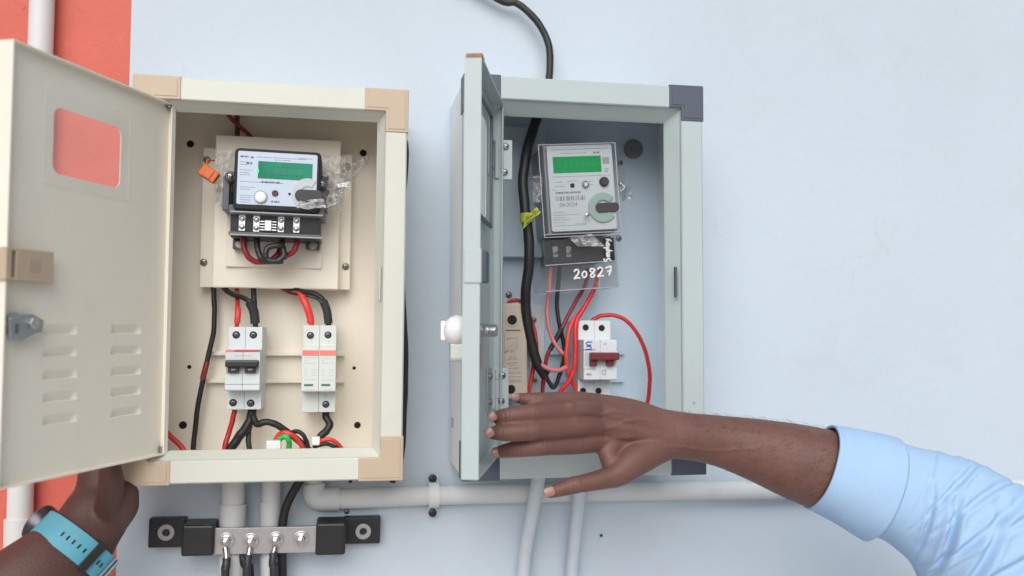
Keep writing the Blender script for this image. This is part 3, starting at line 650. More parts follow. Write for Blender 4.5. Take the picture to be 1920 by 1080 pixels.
_, _, za, zb3 = rc(M, 425, 720, 489, 721, -62); bx(t, 'seam_line', INK, a+.3, c-.3, -62.1, -61.9, za, zb3, 0)
lines(t, M, [(440, 667, 472)], -62.0, mat('faint_ink', (.45, .48, .5), .5, bump=0), h=.8)

M = frame(600, 692, -.013)
t = thing('surge_arrester', 'white two pole surge arrester with coral stripe and green windows in cream box', 'surge arrester', M)
a, c, z0, z1, n0, n1 = din_body(t, M, 567, 630, 610, 773, 650, 735, 0, -42, -58, SPDW, SPDW)
for px, py in ((582, 629), (615, 628), (611, 758)):
    x, z = pt(M, px, py, -42); hole(t, x, z, -42, 3.2, 'terminal_hole'); screw(t, x, z-.2, -41.9, 2.5, SCREWD, .8, 35, 'terminal_screw')
_, _, za, zb3 = rc(M, 567, 657, 631, 667, -58); mid = (a+c)/2
bx(t, 'coral_stripe', PINKP, a+.4, mid-.5, -58.2, -57.9, za, zb3, 0); bx(t, 'coral_stripe', PINKP, mid+.5, c-.4, -58.2, -57.9, za, zb3, 0)
for e in (0, 1):
    xo = a+(c-a)*(.5*e+.08)
    _, _, za, zb3 = rc(M, 567, 720, 631, 724, -58); bx(t, 'status_window', GRNW, xo, xo+(c-a)*.26, -58.3, -57.9, za, zb3, .1)
    px = 571+32*e; lines(t, M, [(px, 671+e, px+24), (px, 676, px+6), (px, 681, px+22), (px, 694, px+5), (px, 699, px+5), (px, 704, px+5), (px+14, 694, px+22), (px+14, 699, px+22), (px+14, 704, px+22), (px, 712+e, px+22), (px+4, 730, px+20)], -58.0, mat('faint_ink', (.45, .48, .5), .5, bump=0), h=.5)
lines(t, M, [(568, 650, 582), (586, 650, 612), (617, 650, 630)], -42.2, mat('groove_ink', (.2, .21, .2), .5, bump=0), 'groove', .7)
lines(t, M, [(582, 639, 584), (615, 640, 617), (609, 741, 614), (609, 746, 614)], -42.1, mat('faint_ink', (.45, .48, .5), .5, bump=0), 'terminal_print', 1.3)

M = frame(1116, 668, -.012, 0)
t = thing('circuit_breaker', 'white two pole breaker with maroon toggle inside the mint box', 'circuit breaker', M)
a, c, z0, z1, n0, n1 = din_body(t, M, 1084, 1145, 601, 762, 637, 713, 0, -44, -64, MCBW, MCBW)
for px, py in ((1098, 614), (1128, 615), (1093, 733), (1122, 733)):
    x, z = pt(M, px, py, -44); hole(t, x, z, -44, 3.1, 'terminal_hole')
_, _, za, zb3 = rc(M, 1090, 660, 1150, 687, -64); bx(t, 'toggle_recess', mat('recess_pale', (.5, .53, .55), .5), a+.8, c-.8, -64.2, -63.8, za, zb3, 0)
_, _, za, zb3 = rc(M, 1098, 661, 1152, 675, -70); bx(t, 'toggle', MAROON, a+5, c-.5, -74, -64.2, za, zb3, 1)
for f0 in (.16, .66):
    x = a+(c-a)*f0; _, _, zc_, zd_ = rc(M, 1098, 674, 1152, 686, -68); bx(t, 'toggle_leg', MAROON, x, x+(c-a)*.20, -69, -64.2, zc_, zd_+1, .4)
lx, lz = pt(M, 1104, 648, -64.2)
lg = MB()                                                     # small blue maker's mark: two stacked hooks
for sgn in (1, -1):
    lg.tube([Vector((lx+sgn*q_[0], -64.25, lz+sgn*q_[1])) for q_ in ((3.0, 3.4), (-1.5, 3.4), (-2.6, 2.2), (-1.5, .6), (2.2, .6))], .55, 6)
lg.build('blue_mark', INKB, t)
lines(t, M, [(1093, 656, 1117)], -64.2, INKB, 'blue_print', .9)
lines(t, M, [(1094, 692, 1118)], -64.2, INK, h=.5); lines(t, M, [(1132, 645, 1138)], -64.2, INK, 'small_mark', .6)
x, z = pt(M, 1104, 702, -64.2); text(t, '40A', 3.2, x, z, -64.3, INK, 'rating_print')
x, z = pt(M, 1133, 698, -64.2); lg = MB(); lg.tube([Vector((x+p, -64.25, z+q_)) for p, q_ in ((-1.5, -2.5), (-1.5, 2), (1.5, 2), (1.5, -.5), (-.5, -2.5), (1.8, -2.5))], .25, 5); lg.build('wiring_mark', INK, t)

# ------------------------------------------------------------------ fuse carrier in the right box
M = frame(963, 650, -.012, -1)
t = thing('fuse_carrier', 'beige fuse carrier with round black hole and embossed front in the mint box', 'fuse carrier', M)
a, c, z0, z1 = rc(M, 940, 568, 989, 748, -46)
bx(t, 'carrier_body', FUSE, a, c, -46, -18, z0, z1, 2)
bx(t, 'carrier_base', METG, a+2, c-2, -18, 0, z0+2, z1-2, .5)
a_, c_, z0_, z1_ = rc(M, 984, 643, 996, 688, -34); bx(t, 'side_grip', mat('grip_grey', (.28, .27, .26), .55), c+.1, c+5, -34, -18, z0_, z1_, 1)
x, z = pt(M, 960, 600, -46); k = MB().ring(x, z, -46.8, -45.9, 4.6, 6.2).build('screw_hole_rim', FUSE, t, .2); hole(t, x, z, -46, 4.7, 'screw_hole')
x, z = pt(M, 958, 730, -46); hole(t, x, z, -46, 4.2, 'screw_hole')
a_, c_, z0_, z1_ = rc(M, 948, 618, 976, 621, -46); bx(t, 'moulded_groove', mat('groove_brown', (.16, .13, .11), .6), a_, c_, -46.2, -45.9, z0_, z1_, 0)
a_, c_, z0_, z1_ = rc(M, 946, 622, 978, 716, -46); bx(t, 'moulded_panel', FUSE, a_, c_, -46.5, -45.9, z0_, z1_, .3)
em = MB(); ex, ez = pt(M, 961, 650, -46.5)
em.tube([Vector((ex+p, -46.6, ez+q_)) for p, q_ in ((-7, -5.5), (-2, -3), (3, 1), (5, 5.5), (0, 3), (-4, -1), (-7, -5.5))], .55, 6)
em.tube([Vector((ex+p, -46.6, ez+q_)) for p, q_ in ((-2, -5), (4, -2), (6, 2.5), (3, 1))], .5, 6)
em.build('embossed_emblem', FUSE, t, smooth='all')
eb = MB()
for i, (py, w_) in enumerate(((634, 10), (669, 6), (673, 9), (680, 10), (684, 5), (690, 11), (699, 16), (706, 16), (713, 16))):
    x, z = pt(M, 961, py, -46.5); eb.tube([Vector((x-w_/2, -46.6, z-.6)), Vector((x, -46.6, z+.4)), Vector((x+w_/2, -46.6, z+.2))], .5, 6)
eb.build('embossed_lettering', FUSE, t, smooth='all')

# ------------------------------------------------------------------ energy meter in the right box
M = frame(1085, 360, -.010, -4.2)
t = thing('energy_meter', 'energy meter with bright green display in clear casing, inside the mint box', 'energy meter', M, 'energy meters')
def poly4(pts, y): return [pt(M, px, py, y) for px, py in pts]
def ext(pts, y):
    P_ = poly4(pts, y); xs = sorted(p[0] for p in P_); zs = sorted(p[1] for p in P_)
    return (xs[0]+xs[1])/2, (xs[2]+xs[3])/2, (zs[0]+zs[1])/2, (zs[2]+zs[3])/2
YF = -68
a, c, z0, z1 = ext([(1024, 275), (1147, 270), (1157, 428), (1036, 436)], YF)
bx(t, 'body', mat('meter_body_grey', (.26, .27, .31), .4, var=.05, spec=.3), a-2, c+2, YF+6, -1, z0-2, z1+2, 1)
MB().prism(rrect(a, c, z0, z1, 2, 4), YF, YF+5.9).build('face_label', LABELG, t, .3)
ca, cc, cz0, cz1 = ext([(1005, 272), (1151, 266), (1168, 440), (1022, 447)], YF-5)
sh = MB(); sh.box(ca, cc, YF-6, YF-4.5, cz0, cz1); sh.box(ca, ca+1.5, YF-4.5, -8, cz0, cz1); sh.box(cc-1.5, cc, YF-4.5, -8, cz0, cz1)
sh.box(ca+1.5, cc-1.5, YF-4.5, -8, cz1-1.5, cz1); sh.box(ca+1.5, cc-1.5, YF-4.5, -8, cz0, cz0+1.5)
cas = sh.build('clear_casing', CLEAR, t, .5)
EDGE = mat('cover_edge', (.45, .46, .48), .3)  # light grey tubes draw the highlights along the clear casing's edges
for p0, p1 in (((ca+.6, cz0+.6), (ca+.6, cz1-.6)), ((cc-.6, cz0+.6), (cc-.6, cz1-.6)), ((ca+.6, cz1-.6), (cc-.6, cz1-.6)), ((ca+.6, cz0+.6), (cc-.6, cz0+.6)), ((ca+.6, cz0+3.2), (cc-.6, cz0+3.0))):
    MB().tube([Vector((p0[0], YF-6.1, p0[1])), Vector((p1[0], YF-6.1, p1[1]))], .38, 6).build('casing_edge_glint', EDGE, cas, smooth=True)
Y_ = YF
da, dc, dz0, dz1 = ext([(1036, 295), (1126, 291), (1128, 321), (1038, 326)], YF)
bx(t, 'display', LCD2, da, dc, Y_-.4, Y_, dz0, dz1, .1)
sg = MB()
for i in range(7):
    ox = da+(dc-da)*(.12+.115*i); oz = dz0+(dz1-dz0)*.35
    for (p, q_, s_, u_) in ((0, 0, 2.6, .5), (0, 5, 2.6, 5.5), (0, 0, .5, 5.5), (2.1, 0, 2.6, 5.5)): sg.box(ox+p, ox+s_, Y_-.46, Y_-.4, oz+q_, oz+u_)
sg.build('display_digits', mat('lcd_seg2', (.005, .20, .08), .4, bump=0, emit=.2), t)
lines(t, M, [(1034, 281, 1140), (1050, 288, 1100), (1036, 332, 1146), (1062, 340, 1084), (1040, 342, 1056), (1040, 350, 1060), (1036, 357, 1044), (1038, 399, 1060), (1038, 404, 1086), (1038, 409, 1062), (1038, 413, 1068),
             (1038, 418, 1060), (1040, 424, 1098), (1078, 420, 1100), (1104, 340, 1112), (1104, 346, 1112)], Y_, h=.5)
lines(t, M, [(1112, 286, 1124)], Y_, name='bold_print', h=1.8)
bc = MB()                                                     # barcode bars
xa, zc_ = pt(M, 1042, 373, Y_); xb, _ = pt(M, 1096, 370, Y_); x = xa
while x < xb:
    w_ = rnd.choice((.3, .5, .8)); bc.box(x, x+w_, Y_-.06, Y_, zc_-2.2, zc_+2.2); x += w_+rnd.choice((.4, .7, 1.0))
bc.build('barcode', INK, t)
x, z = pt(M, 1066, 384, Y_); text(t, '06/2024', 5.2, x, z, Y_-.1, INK, 'date_print', rot=0)
lines(t, M, [(1042, 362, 1090)], Y_, name='serial_print', h=1.8)
a_, c_, z0_, z1_ = ext([(1129, 295), (1142, 294), (1143, 310), (1130, 311)], Y_)
qr = MB()
for i in range(5):
    for k in range(6):
        if rnd.random() < .5: qr.box(a_+i*1.1, a_+i*1.1+.8, Y_-.06, Y_, z0_+k*1.15, z0_+k*1.15+.85)
bx(t, 'certification_mark', mat('mark_grey', (.25, .27, .28), .5, bump=0), a_, c_, Y_-.05, Y_, z0_+1.5, z1_, 0)
x, z = pt(M, 1137, 319, Y_); MB().ring(x, z, Y_-.1, Y_, 1.2, 1.9, 16).build('certification_ring', INK, t)
x, z = pt(M, 1132, 341, Y_); MB().lathe(x, z, [(Y_, 4.6), (Y_-2.5, 4.4), (Y_-3.4, 3.4)], 22).build('push_button', BLACK, t, smooth=True)
x, z = pt(M, 1073, 348, Y_); MB().lathe(x, z, [(Y_, 2.2), (Y_-.5, 2.2), (Y_-.2, 1.6)], 16).build('sensor_eye', DARK, t)
x, z = pt(M, 1097, 346, Y_); MB().lathe(x, z, [(Y_, 3.4), (Y_-2, 3.2), (Y_-3, 2)], 18).build('chrome_button', STEEL, t, smooth=True)
x, z = pt(M, 1130, 389, Y_); MB().ring(x, z, Y_-1.8, Y_, 6.8, 14.0, 40, 38, 322).build('optical_ring', GREENR, t, .4)
a_, c_, z0_, z1_ = ext([(1116, 381), (1160, 379), (1161, 396), (1117, 398)], Y_-2)
MB().prism(rrect(a_, c_, z0_, z1_, 3.6, 5), Y_-2.6, Y_-.1).build('port_slot', mat('port_dark', (.03, .022, .024), .4), t, .4)
x, z = pt(M, 1098, 405, Y_); screw(t, x, z, YF-6, 2.2, STEEL, 1.2)
for px, py in ((1008, 355), (1164, 345)):
    x, z = pt(M, px, py, -50); k = bx(t, 'seal_boss', CLEAR, x-5, x+5, -50, -30, z-12, z+12, 1.2); screw(k, x, z, -50, 2.6, STEEL, 2)
    MB().tube(spline([(x-2, -52, z+2), (x+2, -54, z-4), (x-3, -53, z-9), (x+3, -51, z-13)], 6), .45, 6).build('seal_wire', STEEL, k, smooth='all')
# terminal block under the clear lower cover
a_, c_, z0_, z1_ = ext([(1033, 449), (1128, 444), (1133, 488), (1036, 494)], -52)
tb = bx(t, 'terminal_block', METD, a_, c_+9, -52, -1, z0_, z1_, .8)
for px, py in ((1041, 472), (1066, 472)):
    x, z = pt(M, px, py, -52); bx(tb, 'terminal', mat('dull_brass', (.32, .30, .26), .4, .8), x-2.4, x+2.4, -53, -52, z-5, z+5, .3); screw(tb, x, z-1, -53, 2.2, STEELD, 1.4)
a2, c2, z02, z12 = ext([(1020, 449), (1157, 443), (1158, 537), (1022, 548)], -62)
lc = MB(); lc.box(a2, c2, -62, -60.5, z02, z12); lc.box(a2, a2+1.5, -60.5, -4, z02, z12); lc.box(c2-1.5, c2, -60.5, -4, z02, z12); lc.box(a2+1.5, c2-1.5, -60.5, -4, z02, z02+1.5)
cov = lc.build('terminal_cover', CLEARS, t, .4)
for py in (494, 543):
    x0_, za_ = pt(M, 1023, py+4, -62); x1_, zb_ = pt(M, 1154, py-5, -62)
    MB().tube([Vector((x0_, -62.2, za_)), Vector((x1_, -62.2, zb_))], .45, 6).build('cover_rib', mat('cover_edge', (.45, .46, .48), .3), cov)
# black strip with white handwriting
a_, c_, z0_, z1_ = ext([(1131, 447), (1150, 446), (1153, 490), (1134, 492)], -62); bx(cov, 'black_strip', METD, a_, c_, -62.4, -62.05, z0_, z1_, 0)
def ink_strokes(strokes, ox, oz, s, dirx=(1, 0), dirz=(0, 1), name='handwriting', r=.95):
    b = MB()
    for st in strokes:
        P_ = [Vector((ox+s*(u*dirx[0]+v_*dirz[0]), -62.75, oz+s*(u*dirx[1]+v_*dirz[1]))) for u, v_ in st]
        b.tube(spline(P_, 5) if len(P_) > 2 else P_, r, 6)
    return b.build(name, INKW, cov, smooth='all')
dig = {'2': [[(0, .75), (.25, 1), (.55, .8), (.35, .4), (-.05, 0), (.35, .08), (.65, .02)]], '0': [[(.3, .75), (.0, .45), (.15, .05), (.45, .2), (.5, .55), (.3, .75)]],
       '8': [[(.55, .85), (.2, .95), (.05, .7), (.35, .45), (.5, .15), (.2, 0), (.05, .2), (.3, .45), (.55, .75), (.5, .9)]], '7': [[(0, .85), (.35, .95), (.65, 1), (.55, .5), (.35, 0)], [(.15, .45), (.7, .55)]]}
ox, oz = pt(M, 1077, 523, -62.6); ox2, _ = pt(M, 1146, 517, -62.6); adv = (ox2-ox)/4.7
for i, ch in enumerate('20827'):
    ink_strokes(dig[ch], ox+adv*i, oz+.25*i, 8.6)
word = [[(.55, .9), (.25, 1), (.1, .75), (.4, .5), (.45, .15), (.1, 0)], [(.75, .55), (.8, .05)], [(.8, .4), (1.0, .55), (1.05, .05)], [(1.05, .4), (1.3, .55), (1.35, .05)], [(1.6, .55), (1.62, -.35)], [(1.6, .5), (1.9, .5), (1.85, .15), (1.62, .1)],
        [(2.1, 1), (2.12, .05)], [(2.7, .5), (2.4, .45), (2.4, .1), (2.65, .1), (2.72, .5), (2.78, .05)], [(2.95, .5), (3.1, .15), (3.3, .15)], [(3.35, .55), (3.3, 0), (3.0, -.35)]]
x_, z_ = pt(M, 1145, 491, -62.6); ink_strokes(word, x_, z_, 6.4, (0, 1), (-1, 0), r=.8)
crumple(t, 'seal_film', [(1066, 446), (1110, 438), (1134, 462), (1084, 462)], -.082, 7, HAZY, 14, seed=21)
crumple(t, 'seal_film', [(1000, 330), (1018, 328), (1016, 378), (1000, 382)], -.070, 6, FILM, 12, seed=23)
# lilac smear of seal plastic and yellow tape
M = frame(1177, 368, -.055)
t = thing('seal_tail', 'faint lilac scrap of seal plastic right of the meter in the mint box', 'seal', M)
crumple(t, 'tail_sheet', [(1166, 352), (1180, 350), (1188, 372), (1166, 378)], -.056, 6, clear('lilac_film', (.80, .78, .88), .08, .2, .12), 8, seed=3)
M = frame(996, 408, -.072, -40)
t = thing('tape_tag', 'yellow green tape tag wrapped round the thick black cable', 'tape', M)
crumple(t, 'tape_wing', [(984, 408), (1006, 388), (1014, 398), (980, 430)], -.083, 5, YTAPE, 10, seed=6)
P0 = (M.inverted() @ at(988, 417, -.067))*1000; P1 = (M.inverted() @ at(987, 400, -.067))*1000
MB().tube([P0, P1], 6.4, 14).build('tape_wrap', YTAPE, t, smooth=True)

# ------------------------------------------------------------------ wires in the left box
G1 = 'wires inside the cream box'
w = wire('wire', 'long black wire with a red taped joint down the left of the cream box', [(400, 530, -.016), (402, 575, -.018), (401, 620, -.02), (394, 655, -.022), (384, 695, -.024), (374, 750, -.024), (366, 800, -.024), (362, 850, -.026)], 2.3, CABLE, group=G1)
sleeve_on(w, 'red_tape', [(388, 679, -.0231), (384, 695, -.024), (380, 711, -.0242)], 2.6, REDD)
w = wire('wire', 'red wire dropping from the tray into the white breaker with black toggle', [(443, 530, -.02), (445, 560, -.034), (446, 585, -.045), (444, 616, -.045)], 2.0, REDC, group=G1)
sleeve_on(w, 'heat_shrink', [(446, 578, -.042), (446, 590, -.0452), (444.6, 606, -.0452)], 2.8, REDT)
w = wire('wire', 'black wire sweeping right into the second pole of the cream box breaker', [(412, 532, -.02), (430, 549, -.034), (452, 557, -.044), (468, 566, -.05), (476, 584, -.048), (479, 616, -.046)], 2.4, CABLE, group=G1)
sleeve_on(w, 'heat_shrink', [(468, 566, -.05), (476, 584, -.048), (478.6, 606, -.0465)], 4.2, CABLEG)
wire('wire', 'short straight black wire behind the sleeved one above the cream box breaker', [(475, 530, -.02), (476, 556, -.036), (477, 590, -.04)], 2.6, CABLE, group=G1)
w = wire('wire', 'red sleeved wire bending into the surge arrester', [(520, 534, -.02), (540, 547, -.030), (563, 553, -.040), (574, 572, -.045), (583, 600, -.044), (584, 614, -.044)], 2.4, REDT, group=G1)
sleeve_on(w, 'heat_shrink', [(566, 556, -.0415), (574, 572, -.045), (581, 592, -.0445), (583, 606, -.044)], 3.4, REDT)
w = wire('wire', 'black sleeved wire bending into the surge arrester', [(530, 534, -.026), (558, 545, -.036), (590, 551, -.044), (606, 564, -.047), (614, 585, -.046), (616, 614, -.044)], 2.6, CABLE, group=G1)
sleeve_on(w, 'heat_shrink', [(606, 564, -.047), (613, 583, -.0462), (616, 606, -.0445)], 3.9, CABLEG)
wire('wire', 'thin dark wire running beside the red one under the meter tray', [(528, 540, -.03), (552, 551, -.038), (572, 553, -.042), (592, 558, -.046), (604, 568, -.049)], 1.5, CABLEG, group=G1)
wire('wire', 'red wire leaving the bottom of the white breaker with black toggle', [(441, 762, -.045), (437, 785, -.046), (430, 808, -.046), (421, 842, -.048), (418, 860, -.05)], 2.3, REDC, group=G1)
wire('wire', 'thick black wire leaving the bottom of the cream box breaker', [(473, 762, -.046), (471, 782, -.048), (461, 802, -.05), (446, 822, -.05), (430, 846, -.05), (424, 862, -.05)], 4.0, CABLE, group=G1)
wire('wire', 'grey black wire hanging straight under the cream box breaker', [(474, 775, -.042), (468, 800, -.042), (466, 825, -.044), (470, 858, -.046)], 2.4, CABLEG, group=G1)
wire('wire', 'black wire arching right from the breaker to the cable bundle', [(474, 778, -.05), (482, 795, -.056), (500, 791, -.058), (522, 798, -.058), (545, 815, -.056), (566, 832, -.052), (585, 850, -.05)], 3.0, CABLE, group=G1)
wire('wire', 'red wire looping over the green one at the bottom of the cream box', [(512, 836, -.052), (522, 816, -.056), (534, 811, -.060), (548, 816, -.060), (562, 830, -.056), (572, 848, -.052)], 2.2, REDT, group=G1)
wire('wire', 'short green wire hooked at the bottom of the cream box', [(519, 836, -.058), (526, 822, -.062), (536, 819, -.064), (542, 828, -.063), (541, 846, -.058)], 2.4, GREENC, group=G1)
wire('wire', 'black wire humped behind the red loop at the bottom of the cream box', [(536, 818, -.045), (552, 809, -.048), (566, 813, -.05), (574, 826, -.05), (579, 848, -.05)], 2.0, CABLE, group=G1)
wire('wire', 'black wire hooking left below the surge arrester', [(612, 766, -.043), (612, 782, -.045), (618, 796, -.048), (612, 808, -.05), (602, 818, -.052), (594, 832, -.052)], 3.4, CABLE, group=G1)
wire('wire', 'short red wire humped at the right end of the bottom bundle', [(592, 838, -.056), (602, 828, -.060), (615, 824, -.061), (627, 827, -.06), (642, 842, -.056)], 2.0, REDT, group=G1)
wire('wire', 'short black wire lying under the right red hump in the cream box', [(588, 838, -.058), (605, 833, -.062), (622, 835, -.062), (640, 846, -.06)], 1.8, CABLE, group=G1)
wire('wire', 'red wire crossing the top left corner of the cream box', [(420, 205, -.03), (434, 222, -.026), (452, 240, -.022), (476, 262, -.018), (490, 280, -.016)], 2.0, REDD, group=G1)
wire('wire', 'dark wire stub behind the red one at the top of the cream box', [(445, 205, -.02), (445, 228, -.018), (445, 262, -.014)], 2.2, mat('olive_cable', (.05, .055, .04), .5), group=G1)
wire('wire', 'bright red wire at the lower left corner beside the open cream door', [(304, 800, -.03), (322, 820, -.032), (340, 838, -.034), (352, 856, -.036)], 2.4, REDT, group=G1)
M = frame(525, 833, -.06)
t = thing('cable_tie', 'white cable tie head and clip among the wires at cream box bottom', 'cable tie', M)
a, c, z0, z1 = rc(M, 500, 825, 527, 845, 0); bx(t, 'clip_body', WHITE, a, c, -6, 3, z0, z1, .8)
a, c, z0, z1 = rc(M, 585, 818, 600, 834, 2); bx(t, 'tie_head', WHITE, a, c, -3, 3, z0, z1, .8)

# ------------------------------------------------------------------ wires in the right box
G2 = 'wires inside the mint box'
wire('thick_cable', 'thick black cable running down the left of the mint box', [(1012, 205, -.040), (1003, 232, -.042), (990, 275, -.050), (981, 330, -.058), (984, 390, -.064), (991, 440, -.067), (992, 495, -.066), (986, 545, -.062), (987, 590, -.058), (996, 640, -.056), (1008, 682, -.055), (1022, 704, -.052)], 4.8, CABLE, 'cable', n=14)
wire('thick_cable', 'black cable coming down the wall into the top of the mint box', [(700, -110, -.012), (830, -60, -.012), (936, 0, -.012), (968, 6, -.014), (1000, 32, -.016), (1022, 66, -.018), (1031, 100, -.02), (1030, 135, -.022), (1027, 175, -.03)], 3.6, CABLE, 'cable', n=14)
wire('wire', 'black wire hanging in a long V left of the maroon toggle breaker', [(1050, 490, -.03), (1047, 530, -.032), (1044, 570, -.034), (1048, 606, -.036), (1056, 640, -.036), (1058, 668, -.036), (1050, 700, -.036), (1038, 727, -.036), (1024, 706, -.034), (1014, 690, -.032)], 2.1, CABLE, group=G2)
w = wire('wire', 'dark red wire slanting from the meter, spliced with black tape', [(1103, 505, -.03), (1097, 535, -.038), (1080, 565, -.044), (1060, 602, -.046), (1044, 634, -.046), (1028, 662, -.046), (1020, 700, -.044), (1016, 750, -.042)], 2.0, REDD, group=G2)
sleeve_on(w, 'black_tape', [(1053, 615, -.046), (1044, 634, -.046), (1031, 656, -.046)], 2.5, CABLE)
wire('wire', 'bright red wire making a narrow loop beside the maroon toggle breaker', [(1124, 505, -.034), (1113, 545, -.044), (1092, 580, -.052), (1074, 604, -.056), (1065, 630, -.058), (1062, 670, -.058), (1066, 700, -.056), (1080, 730, -.052), (1092, 760, -.05)], 2.0, REDT, group=G2)
wire('wire', 'scarlet wire straight down beside the breaker then bending left', [(1118, 535, -.05), (1096, 575, -.056), (1080, 606, -.06), (1079, 650, -.062), (1077, 690, -.062), (1066, 715, -.061), (1046, 740, -.058), (1030, 765, -.055)], 2.2, mat('scarlet_cable', (.75, .025, .03), .36, var=.08), group=G2)
wire('wire', 'big red wire loop arching from the breaker down the right of mint box', [(1106, 606, -.045), (1116, 597, -.046), (1132, 591, -.048), (1155, 592, -.050), (1180, 606, -.052), (1203, 640, -.052), (1216, 685, -.050), (1218, 725, -.046), (1211, 770, -.04), (1206, 810, -.036)], 2.0, REDC, group=G2)
wire('wire', 'faded pink wire dropping from the left of the meter cover', [(1034, 495, -.04), (1029, 545, -.044), (1026, 590, -.048), (1032, 625, -.05), (1046, 652, -.052), (1062, 668, -.054)], 1.9, PINKC, group=G2)
wire('wire', 'faded pink wire curving under the thick black cable', [(1004, 664, -.048), (1012, 681, -.056), (1030, 692, -.060), (1048, 694, -.060), (1062, 688, -.058)], 2.2, PINKC, group=G2)
wire('wire', 'short red wire bent over the top of the beige fuse carrier', [(948, 578, -.032), (955, 567, -.036), (966, 563, -.038), (978, 566, -.038), (988, 578, -.034)], 1.9, REDC, group=G2)
wire('wire', 'red wire slanting down right of the beige fuse carrier', [(994, 594, -.022), (1002, 620, -.03), (1006, 650, -.036), (1002, 680, -.04), (995, 715, -.042), (988, 755, -.042)], 2.1, REDC, group=G2)
wire('wire', 'dark red wire end just left of the black V wire', [(1030, 694, -.04), (1020, 715, -.042), (1014, 750, -.042)], 1.8, REDD, group=G2)

# ------------------------------------------------------------------ conduits, cables, clips on the wall
def pipe(name, label, pts, r, m, group, joints=()):
    W_ = spline([at(*p) for p in pts], 8); o0 = W_[0].copy()
    t = thing(name, label, 'conduit', Matrix.Translation(o0), group)
    MB().tube([(p-o0)*1000 for p in W_], r, 24).build('pipe', m, t, smooth=True)
    for jp, jr in joints:
        J = spline([at(*p) for p in jp], 6); MB().tube([(p-o0)*1000 for p in J], jr, 24).build('socket_joint', m, t, smooth=True)
    return t
GP = 'plastic conduits on the wall'
pipe('conduit_pipe', 'white vertical conduit running down the red painted wall', [(92, -400, -.0095), (72, 200, -.0095), (56, 600, -.0095), (38, 940, -.0095), (30, 1480, -.0095)], 10.6, PVC, GP, [([(37, 972, -.0095), (30, 1480, -.0095)], 12.6)])
pipe('conduit_pipe', 'white conduit with socket joint under the cream box, left of the pair', [(439, 880, -.018), (437, 960, -.018), (433, 1480, -.018)], 10.3, PVCP, GP, [([(437.5, 944, -.018), (436, 1000, -.018), (433, 1480, -.018)], 12.0)])
pipe('conduit_pipe', 'plain white conduit under the cream box, right of the pair', [(510, 880, -.018), (508, 970, -.018), (505, 1480, -.018)], 8.8, PVCP, GP, [([(507.6, 950, -.018), (507, 985, -.018), (505, 1480, -.018)], 9.6)])
pipe('conduit_pipe', 'long horizontal conduit turning from the cream box to the right along wall', [(587, 880, -.012), (587, 908, -.012), (590, 926, -.012), (603, 936, -.012), (640, 936, -.012), (810, 929, -.012), (1000, 925, -.012), (1250, 921, -.012), (1500, 918, -.012), (1800, 915, -.012), (2300, 912, -.012)], 9.2, PVCP, GP, [([(587, 906, -.012), (588, 922, -.012), (594, 933, -.012), (606, 936.5, -.012), (636, 936, -.012)], 11.0)])
pipe('conduit_pipe', 'painted flexible conduit curving down from the mint box, near the thumb', [(1012, 880, -.030), (1004, 930, -.030), (994, 985, -.022), (985, 1040, -.014), (979, 1120, -.010), (972, 1260, -.008), (965, 1480, -.008)], 6.6, PVCW, GP)
pipe('conduit_pipe', 'painted conduit straight down from the mint box, right of the thumb tip', [(1090, 880, -.030), (1086, 930, -.030), (1080, 990, -.020), (1074, 1050, -.013), (1069, 1120, -.009), (1062, 1260, -.0075), (1054, 1480, -.0075)], 6.4, PVCW, GP)
M = frame(811, 928, -.002)
t = thing('saddle_clip', 'white saddle clip with two black screws holding the horizontal conduit', 'conduit clip', M)
cl = MB(); zc0 = pt(M, 811, 929, -10)[1]
v = []
for i in range(21):
    a_ = math.radians(180*i/20); v += [(-5, -10-12*math.sin(a_)*.92+1, zc0+11.2*math.cos(a_)), (5, -10-12*math.sin(a_)*.92+1, zc0+11.2*math.cos(a_))]
cl.add(v, [(2*i, 2*i+1, 2*i+3, 2*i+2) for i in range(20)])
zt_ = pt(M, 811, 890, -2)[1]; zb_ = pt(M, 811, 967, -2)[1]
cl.box(-5, 5, -3, 1.6, zc0+11, zt_); cl.box(-5, 5, -3, 1.6, zb_, zc0-11)
cl.box(-5, 5, -10, -3, zc0+10.6, zc0+11.8); cl.box(-5, 5, -10, -3, zc0-11.8, zc0-10.6)
cl.build('clip_strap', mat('clip_white', (.68, .71, .71), .45), t)
for py in (897, 961):
    x, z = pt(M, 811, py, -3); MB().lathe(x, z, [(-3, 4.2), (-5, 4.0), (-5.6, 2.6)], 18).build('screw', BLACK, t, smooth=True)
wire('black_cable', 'black cable bulging out behind the right side of the cream box', [(752, 250, -.030), (761, 275, -.030), (759, 330, -.026), (750, 420, -.022), (755, 560, -.022), (760, 660, -.022), (758, 760, -.022), (753, 850, -.024), (735, 905, -.03)], 2.9, CABLE, 'cable')
wire('black_cable', 'black cable slanting down from the cream box behind the earth bar', [(575, 880, -.03), (560, 905, -.03), (541, 940, -.03), (530, 980, -.028), (529, 1030, -.026), (530, 1150, -.026)], 4.0, CABLE, 'cable')

